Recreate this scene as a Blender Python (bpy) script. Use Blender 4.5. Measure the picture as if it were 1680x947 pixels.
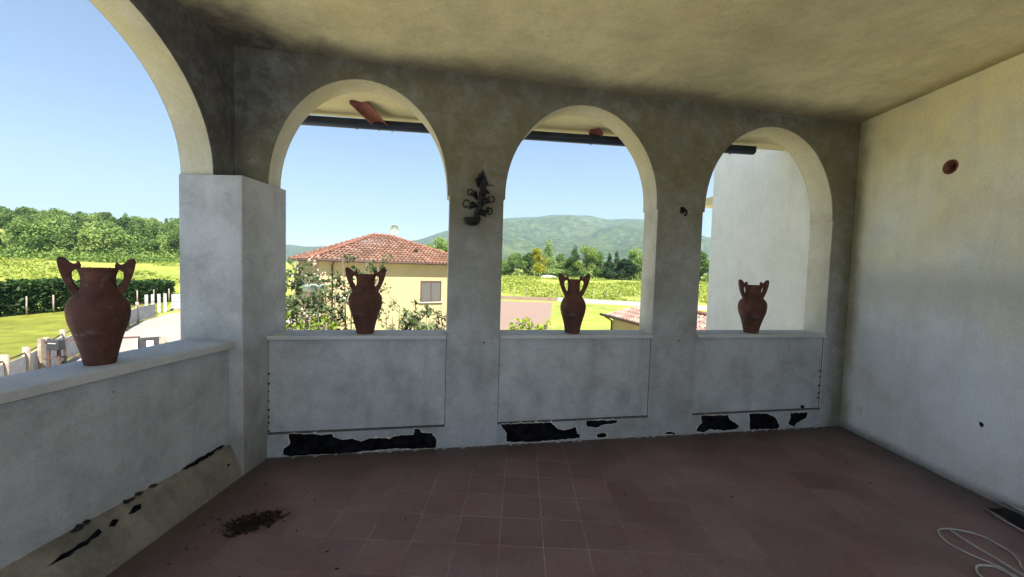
import bpy, bmesh, math, random
import numpy as np
from mathutils import Vector, Matrix, noise as mnoise

rad = math.radians
for o in list(bpy.data.objects):
    bpy.data.objects.remove(o)
sc = bpy.context.scene
COL = sc.collection

# ------------------------------------------------------------------ camera
EYE = Vector((0, 0, 1.55))
cam_d = bpy.data.cameras.new("camera")
cam_d.sensor_fit = 'HORIZONTAL'
cam_d.sensor_width = 36.0
cam_d.lens = 13.854
cam_d.clip_start = 0.05
cam_d.clip_end = 20000
cam = bpy.data.objects.new("camera", cam_d)
r_ = Vector((0.99922832, 0.02537997, 0.02997705))
u_ = Vector((-0.03118936, 0.04880062, 0.99832145))
f_ = Vector((-0.02387447, 0.99848603, -0.04955454))
cam.matrix_world = Matrix(((r_.x, u_.x, -f_.x, EYE.x), (r_.y, u_.y, -f_.y, EYE.y), (r_.z, u_.z, -f_.z, EYE.z), (0, 0, 0, 1)))
COL.objects.link(cam)
sc.camera = cam

# ------------------------------------------------------------------ light
SUN_AZ, SUN_EL = 160.0, 52.0          # azimuth measured from +Y towards +X
world = bpy.data.worlds.new("World")
sc.world = world
world.use_nodes = True
wt = world.node_tree
wt.nodes.clear()
wo = wt.nodes.new('ShaderNodeOutputWorld')
bg = wt.nodes.new('ShaderNodeBackground')
sky = wt.nodes.new('ShaderNodeTexSky')
sky.sky_type = 'NISHITA'
sky.sun_disc = False
sky.sun_elevation = rad(SUN_EL)
sky.sun_rotation = rad(SUN_AZ)
sky.air_density = 1.0
sky.dust_density = 0.2
sky.ozone_density = 3.0
bg.inputs['Strength'].default_value = 0.05
wt.links.new(sky.outputs[0], bg.inputs['Color'])
wt.links.new(bg.outputs[0], wo.inputs['Surface'])
sd = bpy.data.lights.new("sun", 'SUN')
sd.energy = 5.0
sd.angle = rad(0.5)
sd.color = (1.0, 0.95, 0.86)
sun = bpy.data.objects.new("sun", sd)
sv = Vector((math.sin(rad(SUN_AZ)) * math.cos(rad(SUN_EL)), math.cos(rad(SUN_AZ)) * math.cos(rad(SUN_EL)), math.sin(rad(SUN_EL))))
sun.rotation_euler = (-sv).to_track_quat('-Z', 'Y').to_euler()
sun.location = (0, 0, 60)
COL.objects.link(sun)
sc.view_settings.view_transform = 'Standard'
sc.view_settings.look = 'None'
sc.view_settings.gamma = 1.0
sc.view_settings.exposure = 1.88
sc.view_settings.use_curve_mapping = False
sc.render.engine = 'CYCLES'
sc.cycles.max_bounces = 10
sc.cycles.diffuse_bounces = 8
sc.cycles.volume_bounces = 0
sc.cycles.use_denoising = True

# ------------------------------------------------------------------ helpers
def tag(o, label=None, cat=None, group=None, kind=None):
    if label: o["label"] = label
    if cat: o["category"] = cat
    if group: o["group"] = group
    if kind: o["kind"] = kind
    return o

def empty(name, loc=(0, 0, 0), rz=0.0, label=None, cat=None, group=None):
    e = bpy.data.objects.new(name, None)
    e.empty_display_size = 0.2
    e.location = loc
    e.rotation_euler = (0, 0, rz)
    COL.objects.link(e)
    return tag(e, label, cat, group)

def copy_tree(o, parent=None):
    c = o.copy()
    COL.objects.link(c)
    c.parent = parent
    for ch in list(o.children):
        copy_tree(ch, c)
    return c

class MB:
    def __init__(s):
        s.v, s.f, s.sm = [], [], []
    def add(s, vs, fs, smooth=False):
        b = len(s.v)
        s.v += [tuple(v) for v in vs]
        s.f += [tuple(b + i for i in f) for f in fs]
        s.sm += [smooth] * len(fs)
        return s
    def hexa(s, p):      # 8 points: bottom ccw 4, top ccw 4
        return s.add(p, [(3, 2, 1, 0), (4, 5, 6, 7), (0, 1, 5, 4), (1, 2, 6, 5), (2, 3, 7, 6), (3, 0, 4, 7)])
    def box(s, x0, x1, y0, y1, z0, z1):
        return s.hexa([(x0, y0, z0), (x1, y0, z0), (x1, y1, z0), (x0, y1, z0), (x0, y0, z1), (x1, y0, z1), (x1, y1, z1), (x0, y1, z1)])
    def fbox(s, F, s0, s1, n0, n1, z0, z1):
        return s.hexa([F(s0, n0, z0), F(s1, n0, z0), F(s1, n1, z0), F(s0, n1, z0), F(s0, n0, z1), F(s1, n0, z1), F(s1, n1, z1), F(s0, n1, z1)])
    def bar(s, a, b, w, t=None, up=(0, 0, 1)):
        a, b = Vector(a), Vector(b); t = t or w
        d = (b - a).normalized(); up = Vector(up)
        if abs(d.dot(up)) > .95: up = Vector((0, 1, 0))
        x = d.cross(up).normalized() * w / 2; y = d.cross(x).normalized() * t / 2
        return s.hexa([a - x - y, a + x - y, a + x + y, a - x + y, b - x - y, b + x - y, b + x + y, b - x + y])
    def tube(s, pts, r, n=8, caps=True, closed=False):
        pts = [Vector(p) for p in pts]
        rr = r if isinstance(r, (list, tuple)) else [r] * len(pts)
        rings = []
        prev = None
        for i, p in enumerate(pts):
            d = (pts[min(i + 1, len(pts) - 1)] - pts[max(i - 1, 0)])
            if d.length < 1e-9: d = Vector((0, 0, 1))
            d.normalize()
            if prev is None:
                a = Vector((0, 0, 1)) if abs(d.z) < .9 else Vector((1, 0, 0))
                x = d.cross(a).normalized()
            else:
                x = (prev - d * prev.dot(d)).normalized()
            prev = x
            y = d.cross(x)
            rings.append([p + (x * math.cos(2 * math.pi * k / n) + y * math.sin(2 * math.pi * k / n)) * rr[i] for k in range(n)])
        vs = [v for g in rings for v in g]; fs = []
        for i in range(len(rings) - 1):
            for k in range(n):
                fs.append((i * n + k, i * n + (k + 1) % n, (i + 1) * n + (k + 1) % n, (i + 1) * n + k))
        if caps:
            fs.append(tuple(range(n - 1, -1, -1))); fs.append(tuple((len(rings) - 1) * n + k for k in range(n)))
        return s.add(vs, fs, True)
    def lathe(s, prof, n=32, c=(0, 0, 0), wob=None):
        vs, fs = [], []
        for i, (r, z) in enumerate(prof):
            for k in range(n):
                a = 2 * math.pi * k / n
                rr = r * (1 + (wob(a, z) if wob else 0))
                vs.append((c[0] + rr * math.cos(a), c[1] + rr * math.sin(a), c[2] + z))
        m = len(prof)
        for i in range(m - 1):
            for k in range(n):
                fs.append((i * n + k, i * n + (k + 1) % n, (i + 1) * n + (k + 1) % n, (i + 1) * n + k))
        fs.append(tuple(range(n - 1, -1, -1)))
        fs.append(tuple((m - 1) * n + k for k in range(n)))
        return s.add(vs, fs, True)
    def build(s, name, mat, parent=None, bevel=0.0, label=None):
        me = bpy.data.meshes.new(name)
        me.from_pydata(s.v, [], s.f)
        me.polygons.foreach_set('use_smooth', s.sm)
        me.update()
        o = bpy.data.objects.new(name, me)
        COL.objects.link(o)
        me.materials.append(mat)
        if parent is not None:
            o.parent = parent
        if bevel:
            m = o.modifiers.new("bevel", 'BEVEL'); m.width = bevel; m.segments = 2; m.limit_method = 'ANGLE'
        if label: o["label"] = label
        return o

def local(parent, P):
    """world point -> coordinates of an (unscaled) empty"""
    v = Vector(P) - Vector(parent.location)
    return Matrix.Rotation(-parent.rotation_euler.z, 3, 'Z') @ v

def polar(az, r, z):
    return Vector((r * math.sin(rad(az)), r * math.cos(rad(az)), z))

# ------------------------------------------------------------------ materials
def new_mat(name):
    m = bpy.data.materials.new(name); m.use_nodes = True
    nt = m.node_tree; nt.nodes.clear()
    out = nt.nodes.new('ShaderNodeOutputMaterial')
    b = nt.nodes.new('ShaderNodeBsdfPrincipled')
    nt.links.new(b.outputs[0], out.inputs[0])
    return m, nt, b, out

def nd(nt, t, **kw):
    n = nt.nodes.new(t)
    for k, v in kw.items(): setattr(n, k, v)
    return n

def pos(nt, obj=False):
    if obj:
        return nd(nt, 'ShaderNodeTexCoord').outputs['Object']
    return nd(nt, 'ShaderNodeNewGeometry').outputs['Position']

def noise(nt, vec, scale, detail=4, rough=.55, dist=0.0):
    n = nd(nt, 'ShaderNodeTexNoise')
    n.inputs['Scale'].default_value = scale; n.inputs['Detail'].default_value = detail
    n.inputs['Roughness'].default_value = rough; n.inputs['Distortion'].default_value = dist
    if vec is not None: nt.links.new(vec, n.inputs['Vector'])
    return n.outputs['Fac']

def ramp(nt, fac, stops):
    r = nd(nt, 'ShaderNodeValToRGB')
    el = r.color_ramp.elements
    while len(el) > 1: el.remove(el[-1])
    el[0].position = stops[0][0]; c = stops[0][1]; el[0].color = (*c, 1) if len(c) == 3 else c
    for p, c in stops[1:]:
        e = el.new(p); e.color = (*c, 1) if len(c) == 3 else c
    nt.links.new(fac, r.inputs[0])
    return r.outputs[0]

def mix(nt, fac, a, b, mode='MIX'):
    m = nd(nt, 'ShaderNodeMix'); m.data_type = 'RGBA'; m.blend_type = mode
    for i, v in ((0, fac), (6, a), (7, b)):
        if isinstance(v, (int, float)): m.inputs[i].default_value = v
        elif isinstance(v, tuple): m.inputs[i].default_value = (*v, 1)
        else: nt.links.new(v, m.inputs[i])
    return m.outputs[2]

def math_(nt, op, a, b=None, clamp=False):
    m = nd(nt, 'ShaderNodeMath'); m.operation = op; m.use_clamp = clamp
    for i, v in ((0, a), (1, b)):
        if v is None: continue
        if isinstance(v, (int, float)): m.inputs[i].default_value = v
        else: nt.links.new(v, m.inputs[i])
    return m.outputs[0]

def bump(nt, b, h, strength=.3, dist=.01):
    n = nd(nt, 'ShaderNodeBump'); n.inputs['Strength'].default_value = strength; n.inputs['Distance'].default_value = dist
    nt.links.new(h, n.inputs['Height']); nt.links.new(n.outputs[0], b.inputs['Normal'])

def rgbw(k): return (k, k, k)

def simple(name, col, rough=.7, var=.25, scale=6.0, obj=False, bs=.2, bscale=40, metal=0.0, spec=.3):
    m, nt, b, out = new_mat(name)
    p = pos(nt, obj)
    n = noise(nt, p, scale, 5, .6)
    c = ramp(nt, n, [(.3, tuple(x * (1 - var) for x in col)), (.7, tuple(min(1, x * (1 + var)) for x in col))])
    nt.links.new(c, b.inputs['Base Color'])
    b.inputs['Roughness'].default_value = rough; b.inputs['Metallic'].default_value = metal
    b.inputs['Specular IOR Level'].default_value = spec
    if bs: bump(nt, b, noise(nt, p, bscale, 4, .6), bs, .01)
    return m

def plaster(name, base, stain, dark, stain_lo=.45, stain_hi=.7, dirt=.5, speck=True, bs=.35, light_gradient=None, stain_shade=()):
    """mottled old plaster: large cloudy stains, drips, fine grain"""
    m, nt, b, out = new_mat(name)
    p = pos(nt)
    big = noise(nt, p, .9, 6, .62, .6)
    med = noise(nt, p, 3.5, 6, .65, .3)
    fine = noise(nt, p, 60, 4, .6)
    c = mix(nt, ramp(nt, big, [(stain_lo, rgbw(0)), (stain_hi, rgbw(1))]), base, stain)
    if light_gradient:
        # light gradient painted into the colour of the upper plaster, ragged lower edge
        sep = nd(nt, 'ShaderNodeSeparateXYZ'); nt.links.new(p, sep.inputs[0])
        hz = math_(nt, 'ADD', sep.outputs[2], math_(nt, 'MULTIPLY', math_(nt, 'SUBTRACT', noise(nt, p, 1.3, 5, .6, .4), .5), 2.2))
        z0, z1 = light_gradient[1]
        mr = nd(nt, 'ShaderNodeMapRange'); mr.inputs[1].default_value = z0; mr.inputs[2].default_value = z1
        nt.links.new(hz, mr.inputs[0])
        c = mix(nt, mr.outputs[0], c, light_gradient[0])
    c = mix(nt, math_(nt, 'MULTIPLY', ramp(nt, med, [(.42, rgbw(0)), (.72, rgbw(1))]), dirt), c, dark)
    for (pt_, nv, d0, d1, colr) in stain_shade:
        # stains and painted corner shade around a joint, ragged edge (nv None: round a point)
        if nv is None:
            vm = nd(nt, 'ShaderNodeVectorMath'); vm.operation = 'DISTANCE'; vm.inputs[1].default_value = pt_
            nt.links.new(p, vm.inputs[0]); dist_ = vm.outputs['Value']
        else:
            vm = nd(nt, 'ShaderNodeVectorMath'); vm.operation = 'SUBTRACT'; vm.inputs[1].default_value = pt_
            nt.links.new(p, vm.inputs[0]); v2 = nd(nt, 'ShaderNodeVectorMath'); v2.operation = 'DOT_PRODUCT'; v2.inputs[1].default_value = nv
            nt.links.new(vm.outputs[0], v2.inputs[0]); dist_ = math_(nt, 'ABSOLUTE', v2.outputs['Value'])
        dj = math_(nt, 'ADD', dist_, math_(nt, 'MULTIPLY', math_(nt, 'SUBTRACT', noise(nt, p, 2.6, 6, .68, .5), .5), d1 * 1.15))
        mr = nd(nt, 'ShaderNodeMapRange'); mr.interpolation_type = 'SMOOTHSTEP'
        mr.inputs[1].default_value = d0; mr.inputs[2].default_value = d1; mr.inputs[3].default_value = .85; mr.inputs[4].default_value = 0
        nt.links.new(dj, mr.inputs[0])
        c = mix(nt, mr.outputs[0], c, colr)
    # vertical streaks
    mp = nd(nt, 'ShaderNodeMapping'); mp.inputs['Scale'].default_value = (5, 5, .5); nt.links.new(p, mp.inputs[0])
    st = noise(nt, mp.outputs[0], 1.6, 4, .6)
    c = mix(nt, math_(nt, 'MULTIPLY', ramp(nt, st, [(.52, rgbw(0)), (.75, rgbw(1))]), dirt * .6), c, dark)
    # lighter scrubbed clouds and hairline cracks
    c = mix(nt, math_(nt, 'MULTIPLY', ramp(nt, noise(nt, p, 4.2, 9, .75, .15), [(.48, rgbw(0)), (.70, rgbw(1))]), .24 * dirt + .08), c, tuple(min(.9, x * 1.35) for x in base))
    vo = nd(nt, 'ShaderNodeTexVoronoi'); vo.feature = 'DISTANCE_TO_EDGE'; vo.inputs['Scale'].default_value = .75
    wv = nd(nt, 'ShaderNodeTexNoise'); wv.inputs['Scale'].default_value = 3.5; wv.inputs['Detail'].default_value = 5; nt.links.new(p, wv.inputs['Vector'])
    va = nd(nt, 'ShaderNodeVectorMath'); va.operation = 'MULTIPLY_ADD'; va.inputs[1].default_value = (.5, .5, .5)
    nt.links.new(wv.outputs['Color'], va.inputs[0]); nt.links.new(p, va.inputs[2]); nt.links.new(va.outputs[0], vo.inputs['Vector'])
    ck = ramp(nt, vo.outputs['Distance'], [(0, rgbw(1)), (.0035, rgbw(0))])
    ck = math_(nt, 'MULTIPLY', ck, ramp(nt, noise(nt, p, 1.1, 2, .5), [(.56, rgbw(0)), (.66, rgbw(.35 if dirt > .5 else .10))]))
    c = mix(nt, ck, c, tuple(x * .4 for x in dark))
    if speck:
        sp = noise(nt, p, 22, 3, .5)
        c = mix(nt, ramp(nt, sp, [(.74, rgbw(0)), (.77, rgbw(.7))]), c, tuple(x * .35 for x in dark))
    c = mix(nt, .25, c, ramp(nt, fine, [(.35, rgbw(.55)), (.65, rgbw(1))]), 'MULTIPLY')
    nt.links.new(c, b.inputs['Base Color'])
    b.inputs['Roughness'].default_value = .92
    b.inputs['Specular IOR Level'].default_value = .15
    hgt = math_(nt, 'ADD', math_(nt, 'MULTIPLY', fine, .35), math_(nt, 'MULTIPLY', noise(nt, p, 9, 5, .6), 1.0))
    bump(nt, b, hgt, bs, .02)
    return m

M = {}
PHI, D = 0.2164, 3.4274
U = Vector((math.cos(PHI), math.sin(PHI), 0)); N = Vector((-math.sin(PHI), math.cos(PHI), 0))
M['wall'] = plaster('wall_plaster', (.40, .42, .45), (.31, .32, .325), (.19, .19, .17), dirt=.6, light_gradient=((.165, .147, .092), (.8, 2.4)), stain_shade=[((-2.18, 2.96, 2.9), None, .1, .85, (.06, .06, .07)), ((-2.2, 2.98, 0), (1, 0, 0), .0, .20, (.08, .08, .09)), ((0, 0, 3.14), (0, 0, 1), .0, .22, (.12, .11, .08)), ((3.4, 0, 0), (1, 0, 0), .0, .30, (.14, .125, .075))])  # dark upper corner is largely shade put into the colour, plus mould
M['panel'] = plaster('panel_plaster', (.455, .475, .50), (.36, .375, .39), (.22, .225, .23), dirt=.62)
M['ceiling'] = plaster('ceiling_plaster', (.70, .62, .345), (.59, .50, .25), (.40, .36, .21), dirt=.55, speck=False, bs=.2, stain_shade=[((0, D, 0), tuple(N), .0, .42, (.22, .20, .14)), ((-2.18, 2.96, 3.14), None, .1, 1.0, (.05, .05, .055)), ((-2.18, 0, 0), (1, 0, 0), 0, .3, (.16, .14, .11)), ((3.4, 0, 0), (1, 0, 0), 0, .22, (.34, .29, .13))])  # corner and front edge darkened: painted shade along with mould
M['rwall'] = plaster('white_wall_plaster', (.84, .87, .93), (.75, .76, .76), (.56, .54, .48), dirt=.45, light_gradient=((.90, .79, .46), (1.4, 2.9)), stain_shade=[((3.4, 2.93, .50), None, .05, .42, (.86, .90, .97)), ((3.4, 3.98, .28), None, .05, .34, (.88, .91, .97)), ((3.4, 2.9, 1.5), (0, 0, 1), 0, .30, (.60, .60, .58)), ((0, D, 0), tuple(N), .0, .16, (.30, .27, .17)), ((0, 0, 0), (0, 0, 1), .0, .10, (.18, .18, .20))])
M['wing'] = plaster('render_white', (.78, .77, .72), (.72, .71, .66), (.5, .5, .46), dirt=.3, speck=False, bs=.1)
M['soffit'] = plaster('soffit_paint', (.64, .56, .31), (.56, .48, .25), (.42, .37, .22), dirt=.4, speck=False, bs=.15)
M['reveal'] = plaster('reveal_plaster', (.62, .60, .55), (.54, .51, .43), (.36, .34, .28), dirt=.5, bs=.25, light_gradient=((.50, .44, .25), (1.9, 3.0)))
M['pillar'] = plaster('pillar_plaster', (.49, .50, .53), (.40, .41, .43), (.26, .26, .25), dirt=.75, stain_shade=[((0, 0, 0), (0, 0, 1), .05, .75, (.24, .235, .22))])
M['sill'] = plaster('stone_sill', (.52, .53, .54), (.44, .45, .46), (.33, .33, .33), dirt=.35, bs=.15)
M['ledge'] = plaster('mortar', (.27, .25, .21), (.19, .175, .14), (.085, .078, .068), dirt=.9)
M['tar'] = simple('bitumen', (.007, .007, .010), .9, .95, 14, bs=1.0, bscale=25, spec=.05)
M['chip'] = simple('broken_plaster_edge', (.50, .48, .43), .95, .35, 40, bs=.8, bscale=60, spec=.05)
M['dark'] = simple('dark_void', (.01, .01, .01), .9, .2, bs=0)

def clay(name, c0, c1, c2):
    m, nt, b, out = new_mat(name)
    p = pos(nt, True)
    n = noise(nt, p, 7, 6, .65, .4)
    c = ramp(nt, n, [(.3, c0), (.5, c1), (.72, c2)])
    c = mix(nt, ramp(nt, noise(nt, p, 26, 4, .6), [(.55, rgbw(0)), (.8, rgbw(.7))]), c, (.03, .022, .018))
    nt.links.new(c, b.inputs['Base Color'])
    c = mix(nt, ramp(nt, noise(nt, p, 11, 6, .7, .5), [(.60, rgbw(0)), (.72, rgbw(.35))]), c, (.34, .29, .25))
    nt.links.new(c, b.inputs['Base Color'])
    b.inputs['Roughness'].default_value = .8; b.inputs['Specular IOR Level'].default_value = .25
    bump(nt, b, noise(nt, p, 60, 5, .6), .35, .006)
    return m
M['vase'] = clay('old_terracotta', (.050, .025, .021), (.090, .038, .029), (.155, .066, .046))
M['terracotta'] = clay('raw_terracotta', (.13, .042, .028), (.18, .062, .04), (.24, .10, .065))
M['iron'] = simple('wrought_iron', (.012, .012, .016), .55, .3, 30, True, .3, 60, .3)
M['gutter'] = simple('gutter_metal', (.035, .042, .060), .45, .3, 4, False, .05, 60, .6)
M['wire'] = simple('grey_cable', (.42, .42, .42), .4, .2, 20, False, 0)
M['black'] = simple('black_cloth', (.012, .013, .012), .8, .4, 30, True, .5, 80)
M['chrome'] = simple('bare_metal', (.6, .6, .6), .3, .1, 20, True, 0, metal=.9)
M['fence_dark'] = simple('rusted_steel', (.09, .055, .045), .7, .3, 6)
M['post'] = simple('weathered_post', (.27, .22, .17), .85, .3, 6)
M['concrete'] = simple('concrete_panel', (.38, .38, .37), .9, .2, 3)
M['sign_dark'] = simple('dark_sheet', (.035, .035, .04), .5, .2, 6, bs=0)
M['paper'] = simple('white_paper', (.8, .8, .8), .7, .04, 30, bs=0)
M['housewall'] = simple('cream_render', (.36, .285, .155), .9, .06, 1.2, bs=.1)
M['housewhite'] = simple('white_render', (.42, .40, .35), .9, .05, 1.2, bs=.1)
M['bounce_paving'] = simple('pale_bounce_paving', (.68, .64, .54), .9, .06, 2, bs=.1)
M['bounce_grey'] = simple('blue_grey_bounce', (.36, .42, .50), .9, .06, 2, bs=.1)
M['joint'] = simple('open_joint', (.085, .085, .085), .95, .3, 20, bs=0)
M['frame'] = simple('window_frame', (.07, .042, .032), .6, .2, 5, bs=0)
M['white'] = simple('white_paint', (.78, .78, .76), .5, .04, 6, bs=0)
M['shutter'] = simple('grey_curtain', (.085, .08, .075), .8, .2, 12, bs=0)
M['lampgreen'] = simple('grey_green_metal', (.22, .27, .24), .5, .2, 9, bs=0)
M['ridge'] = clay('ridge_tile', (.12, .05, .035), (.19, .085, .06), (.25, .13, .10))
def rooftile(name, a, b_, c_):
    m, nt, b, out = new_mat(name)
    uv = nd(nt, 'ShaderNodeUVMap').outputs[0]
    br = nd(nt, 'ShaderNodeTexWhiteNoise'); br.noise_dimensions = '2D'
    fl = nd(nt, 'ShaderNodeVectorMath'); fl.operation = 'FLOOR'; nt.links.new(uv, fl.inputs[0])
    nt.links.new(fl.outputs[0], br.inputs['Vector'])
    c = ramp(nt, br.outputs[0], [(0, a), (.5, b_), (1, c_)])
    c = mix(nt, ramp(nt, noise(nt, pos(nt), 1.2, 5, .6), [(.45, rgbw(0)), (.75, rgbw(.6))]), c, (.12, .09, .07))
    nt.links.new(c, b.inputs['Base Color']); b.inputs['Roughness'].default_value = .9
    b.inputs['Specular IOR Level'].default_value = .15
    return m
M['tiles'] = rooftile('clay_roof_tiles', (.14, .066, .044), (.19, .095, .064), (.26, .155, .112))
M['tiles_pale'] = rooftile('pale_roof_tiles', (.20, .115, .09), (.26, .16, .13), (.33, .23, .19))

def foliage(name, c0, c1, c2, trans=.35, nscale=1.5):
    m, nt, b, out = new_mat(name)
    p = pos(nt)
    n = noise(nt, p, nscale, 4, .7)
    oi = nd(nt, 'ShaderNodeObjectInfo')
    f = math_(nt, 'ADD', n, math_(nt, 'MULTIPLY', math_(nt, 'SUBTRACT', oi.outputs['Random'], .5), .55))
    c = ramp(nt, f, [(.28, c0), (.5, c1), (.75, c2)])
    nt.links.new(c, b.inputs['Base Color'])
    b.inputs['Roughness'].default_value = .6; b.inputs['Specular IOR Level'].default_value = .2
    t = nd(nt, 'ShaderNodeBsdfTranslucent')
    nt.links.new(mix(nt, 1.0, c, (.9, 1.0, .4), 'MULTIPLY'), t.inputs[0])
    ms = nd(nt, 'ShaderNodeMixShader'); ms.inputs[0].default_value = trans
    nt.links.new(b.outputs[0], ms.inputs[1]); nt.links.new(t.outputs[0], ms.inputs[2])
    nt.links.new(ms.outputs[0], out.inputs[0])
    return m
M['leaf_hill'] = foliage('leaf_hillside', (.07, .12, .03), (.14, .22, .055), (.26, .34, .10), nscale=.25)
M['leaf_mid'] = foliage('leaf_mid_green', (.06, .11, .025), (.11, .18, .04), (.20, .28, .07), nscale=.4)
M['leaf_yellow'] = foliage('leaf_yellow', (.28, .27, .02), (.42, .38, .03), (.52, .48, .06), nscale=.4)
M['leaf_pale'] = foliage('leaf_pale', (.10, .17, .04), (.17, .25, .07), (.25, .34, .11), nscale=.4)
M['leaf_dark'] = foliage('leaf_dark', (.015, .035, .012), (.025, .055, .018), (.05, .09, .03), .2, .4)
M['leaf_hedge'] = foliage('leaf_hedge', (.02, .05, .012), (.05, .10, .02), (.12, .2, .035), .25, 1.2)
M['leaf_olive'] = foliage('leaf_olive', (.04, .07, .03), (.09, .13, .05), (.2, .24, .12), .3, 6)
M['leaf_lime'] = foliage('leaf_lime', (.12, .18, .02), (.2, .28, .03), (.32, .38, .06), .35, 5)
M['blossom'] = foliage('pink_blossom', (.45, .26, .24), (.6, .4, .36), (.7, .55, .5), .3, 6)
M['grassblade'] = foliage('tall_grass', (.17, .22, .04), (.28, .32, .06), (.40, .41, .12), .4, .3)
M['bark'] = simple('bark', (.13, .105, .08), .9, .35, 8, bs=.3)
M['drygrass'] = simple('dry_twigs', (.13, .085, .05), .9, .6, 60, bs=0)
M['litter'] = simple('dead_leaves', (.022, .015, .011), .9, .6, 40, bs=0)

def ground_mat():
    m, nt, b, out = new_mat('meadow')
    p = pos(nt)
    a = noise(nt, p, .05, 6, .6, .5); c_ = noise(nt, p, .8, 5, .65); d = noise(nt, p, 9, 3, .6)
    c = ramp(nt, a, [(.32, (.17, .235, .035)), (.5, (.27, .31, .05)), (.7, (.37, .37, .09))])
    c = mix(nt, ramp(nt, c_, [(.45, rgbw(0)), (.75, rgbw(.7))]), c, (.36, .36, .14))
    c = mix(nt, ramp(nt, noise(nt, p, .22, 6, .7, .6), [(.48, rgbw(0)), (.66, rgbw(.75))]), c, (.13, .17, .045))
    c = mix(nt, .5, c, ramp(nt, d, [(.3, rgbw(.55)), (.7, rgbw(1))]), 'MULTIPLY')
    nt.links.new(c, b.inputs['Base Color']); b.inputs['Roughness'].default_value = .95
    b.inputs['Specular IOR Level'].default_value = .1
    bump(nt, b, d, .6, .08)
    return m
M['ground'] = ground_mat()
M['lawn'] = simple('mown_lawn', (.145, .155, .025), .95, .34, .9, bs=.5, bscale=30, spec=.1)
def gravel():
    m, nt, b, out = new_mat('gravel')
    p = pos(nt)
    c = ramp(nt, noise(nt, p, 25, 3, .7), [(.3, (.22, .195, .175)), (.7, (.33, .29, .265))])
    c = mix(nt, ramp(nt, noise(nt, p, .35, 5, .6), [(.4, rgbw(0)), (.7, rgbw(.6))]), c, (.25, .21, .18))
    nt.links.new(c, b.inputs['Base Color']); b.inputs['Roughness'].default_value = .95
    bump(nt, b, noise(nt, p, 40, 3, .7), .5, .03)
    return m
M['gravel'] = gravel()
def pavers():
    m, nt, b, out = new_mat('pink_pavers')
    p = pos(nt)
    br = nd(nt, 'ShaderNodeTexBrick'); br.inputs['Scale'].default_value = 1.6
    br.inputs['Color1'].default_value = (.20, .132, .10, 1); br.inputs['Color2'].default_value = (.225, .155, .122, 1)
    br.inputs['Mortar'].default_value = (.19, .12, .09, 1); br.inputs['Mortar Size'].default_value = .02
    nt.links.new(p, br.inputs['Vector'])
    c = mix(nt, ramp(nt, noise(nt, p, .5, 5, .6), [(.4, rgbw(0)), (.7, rgbw(.5))]), br.outputs[0], (.20, .16, .115))
    nt.links.new(c, b.inputs['Base Color']); b.inputs['Roughness'].default_value = .9
    return m
M['pavers'] = pavers()

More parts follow.
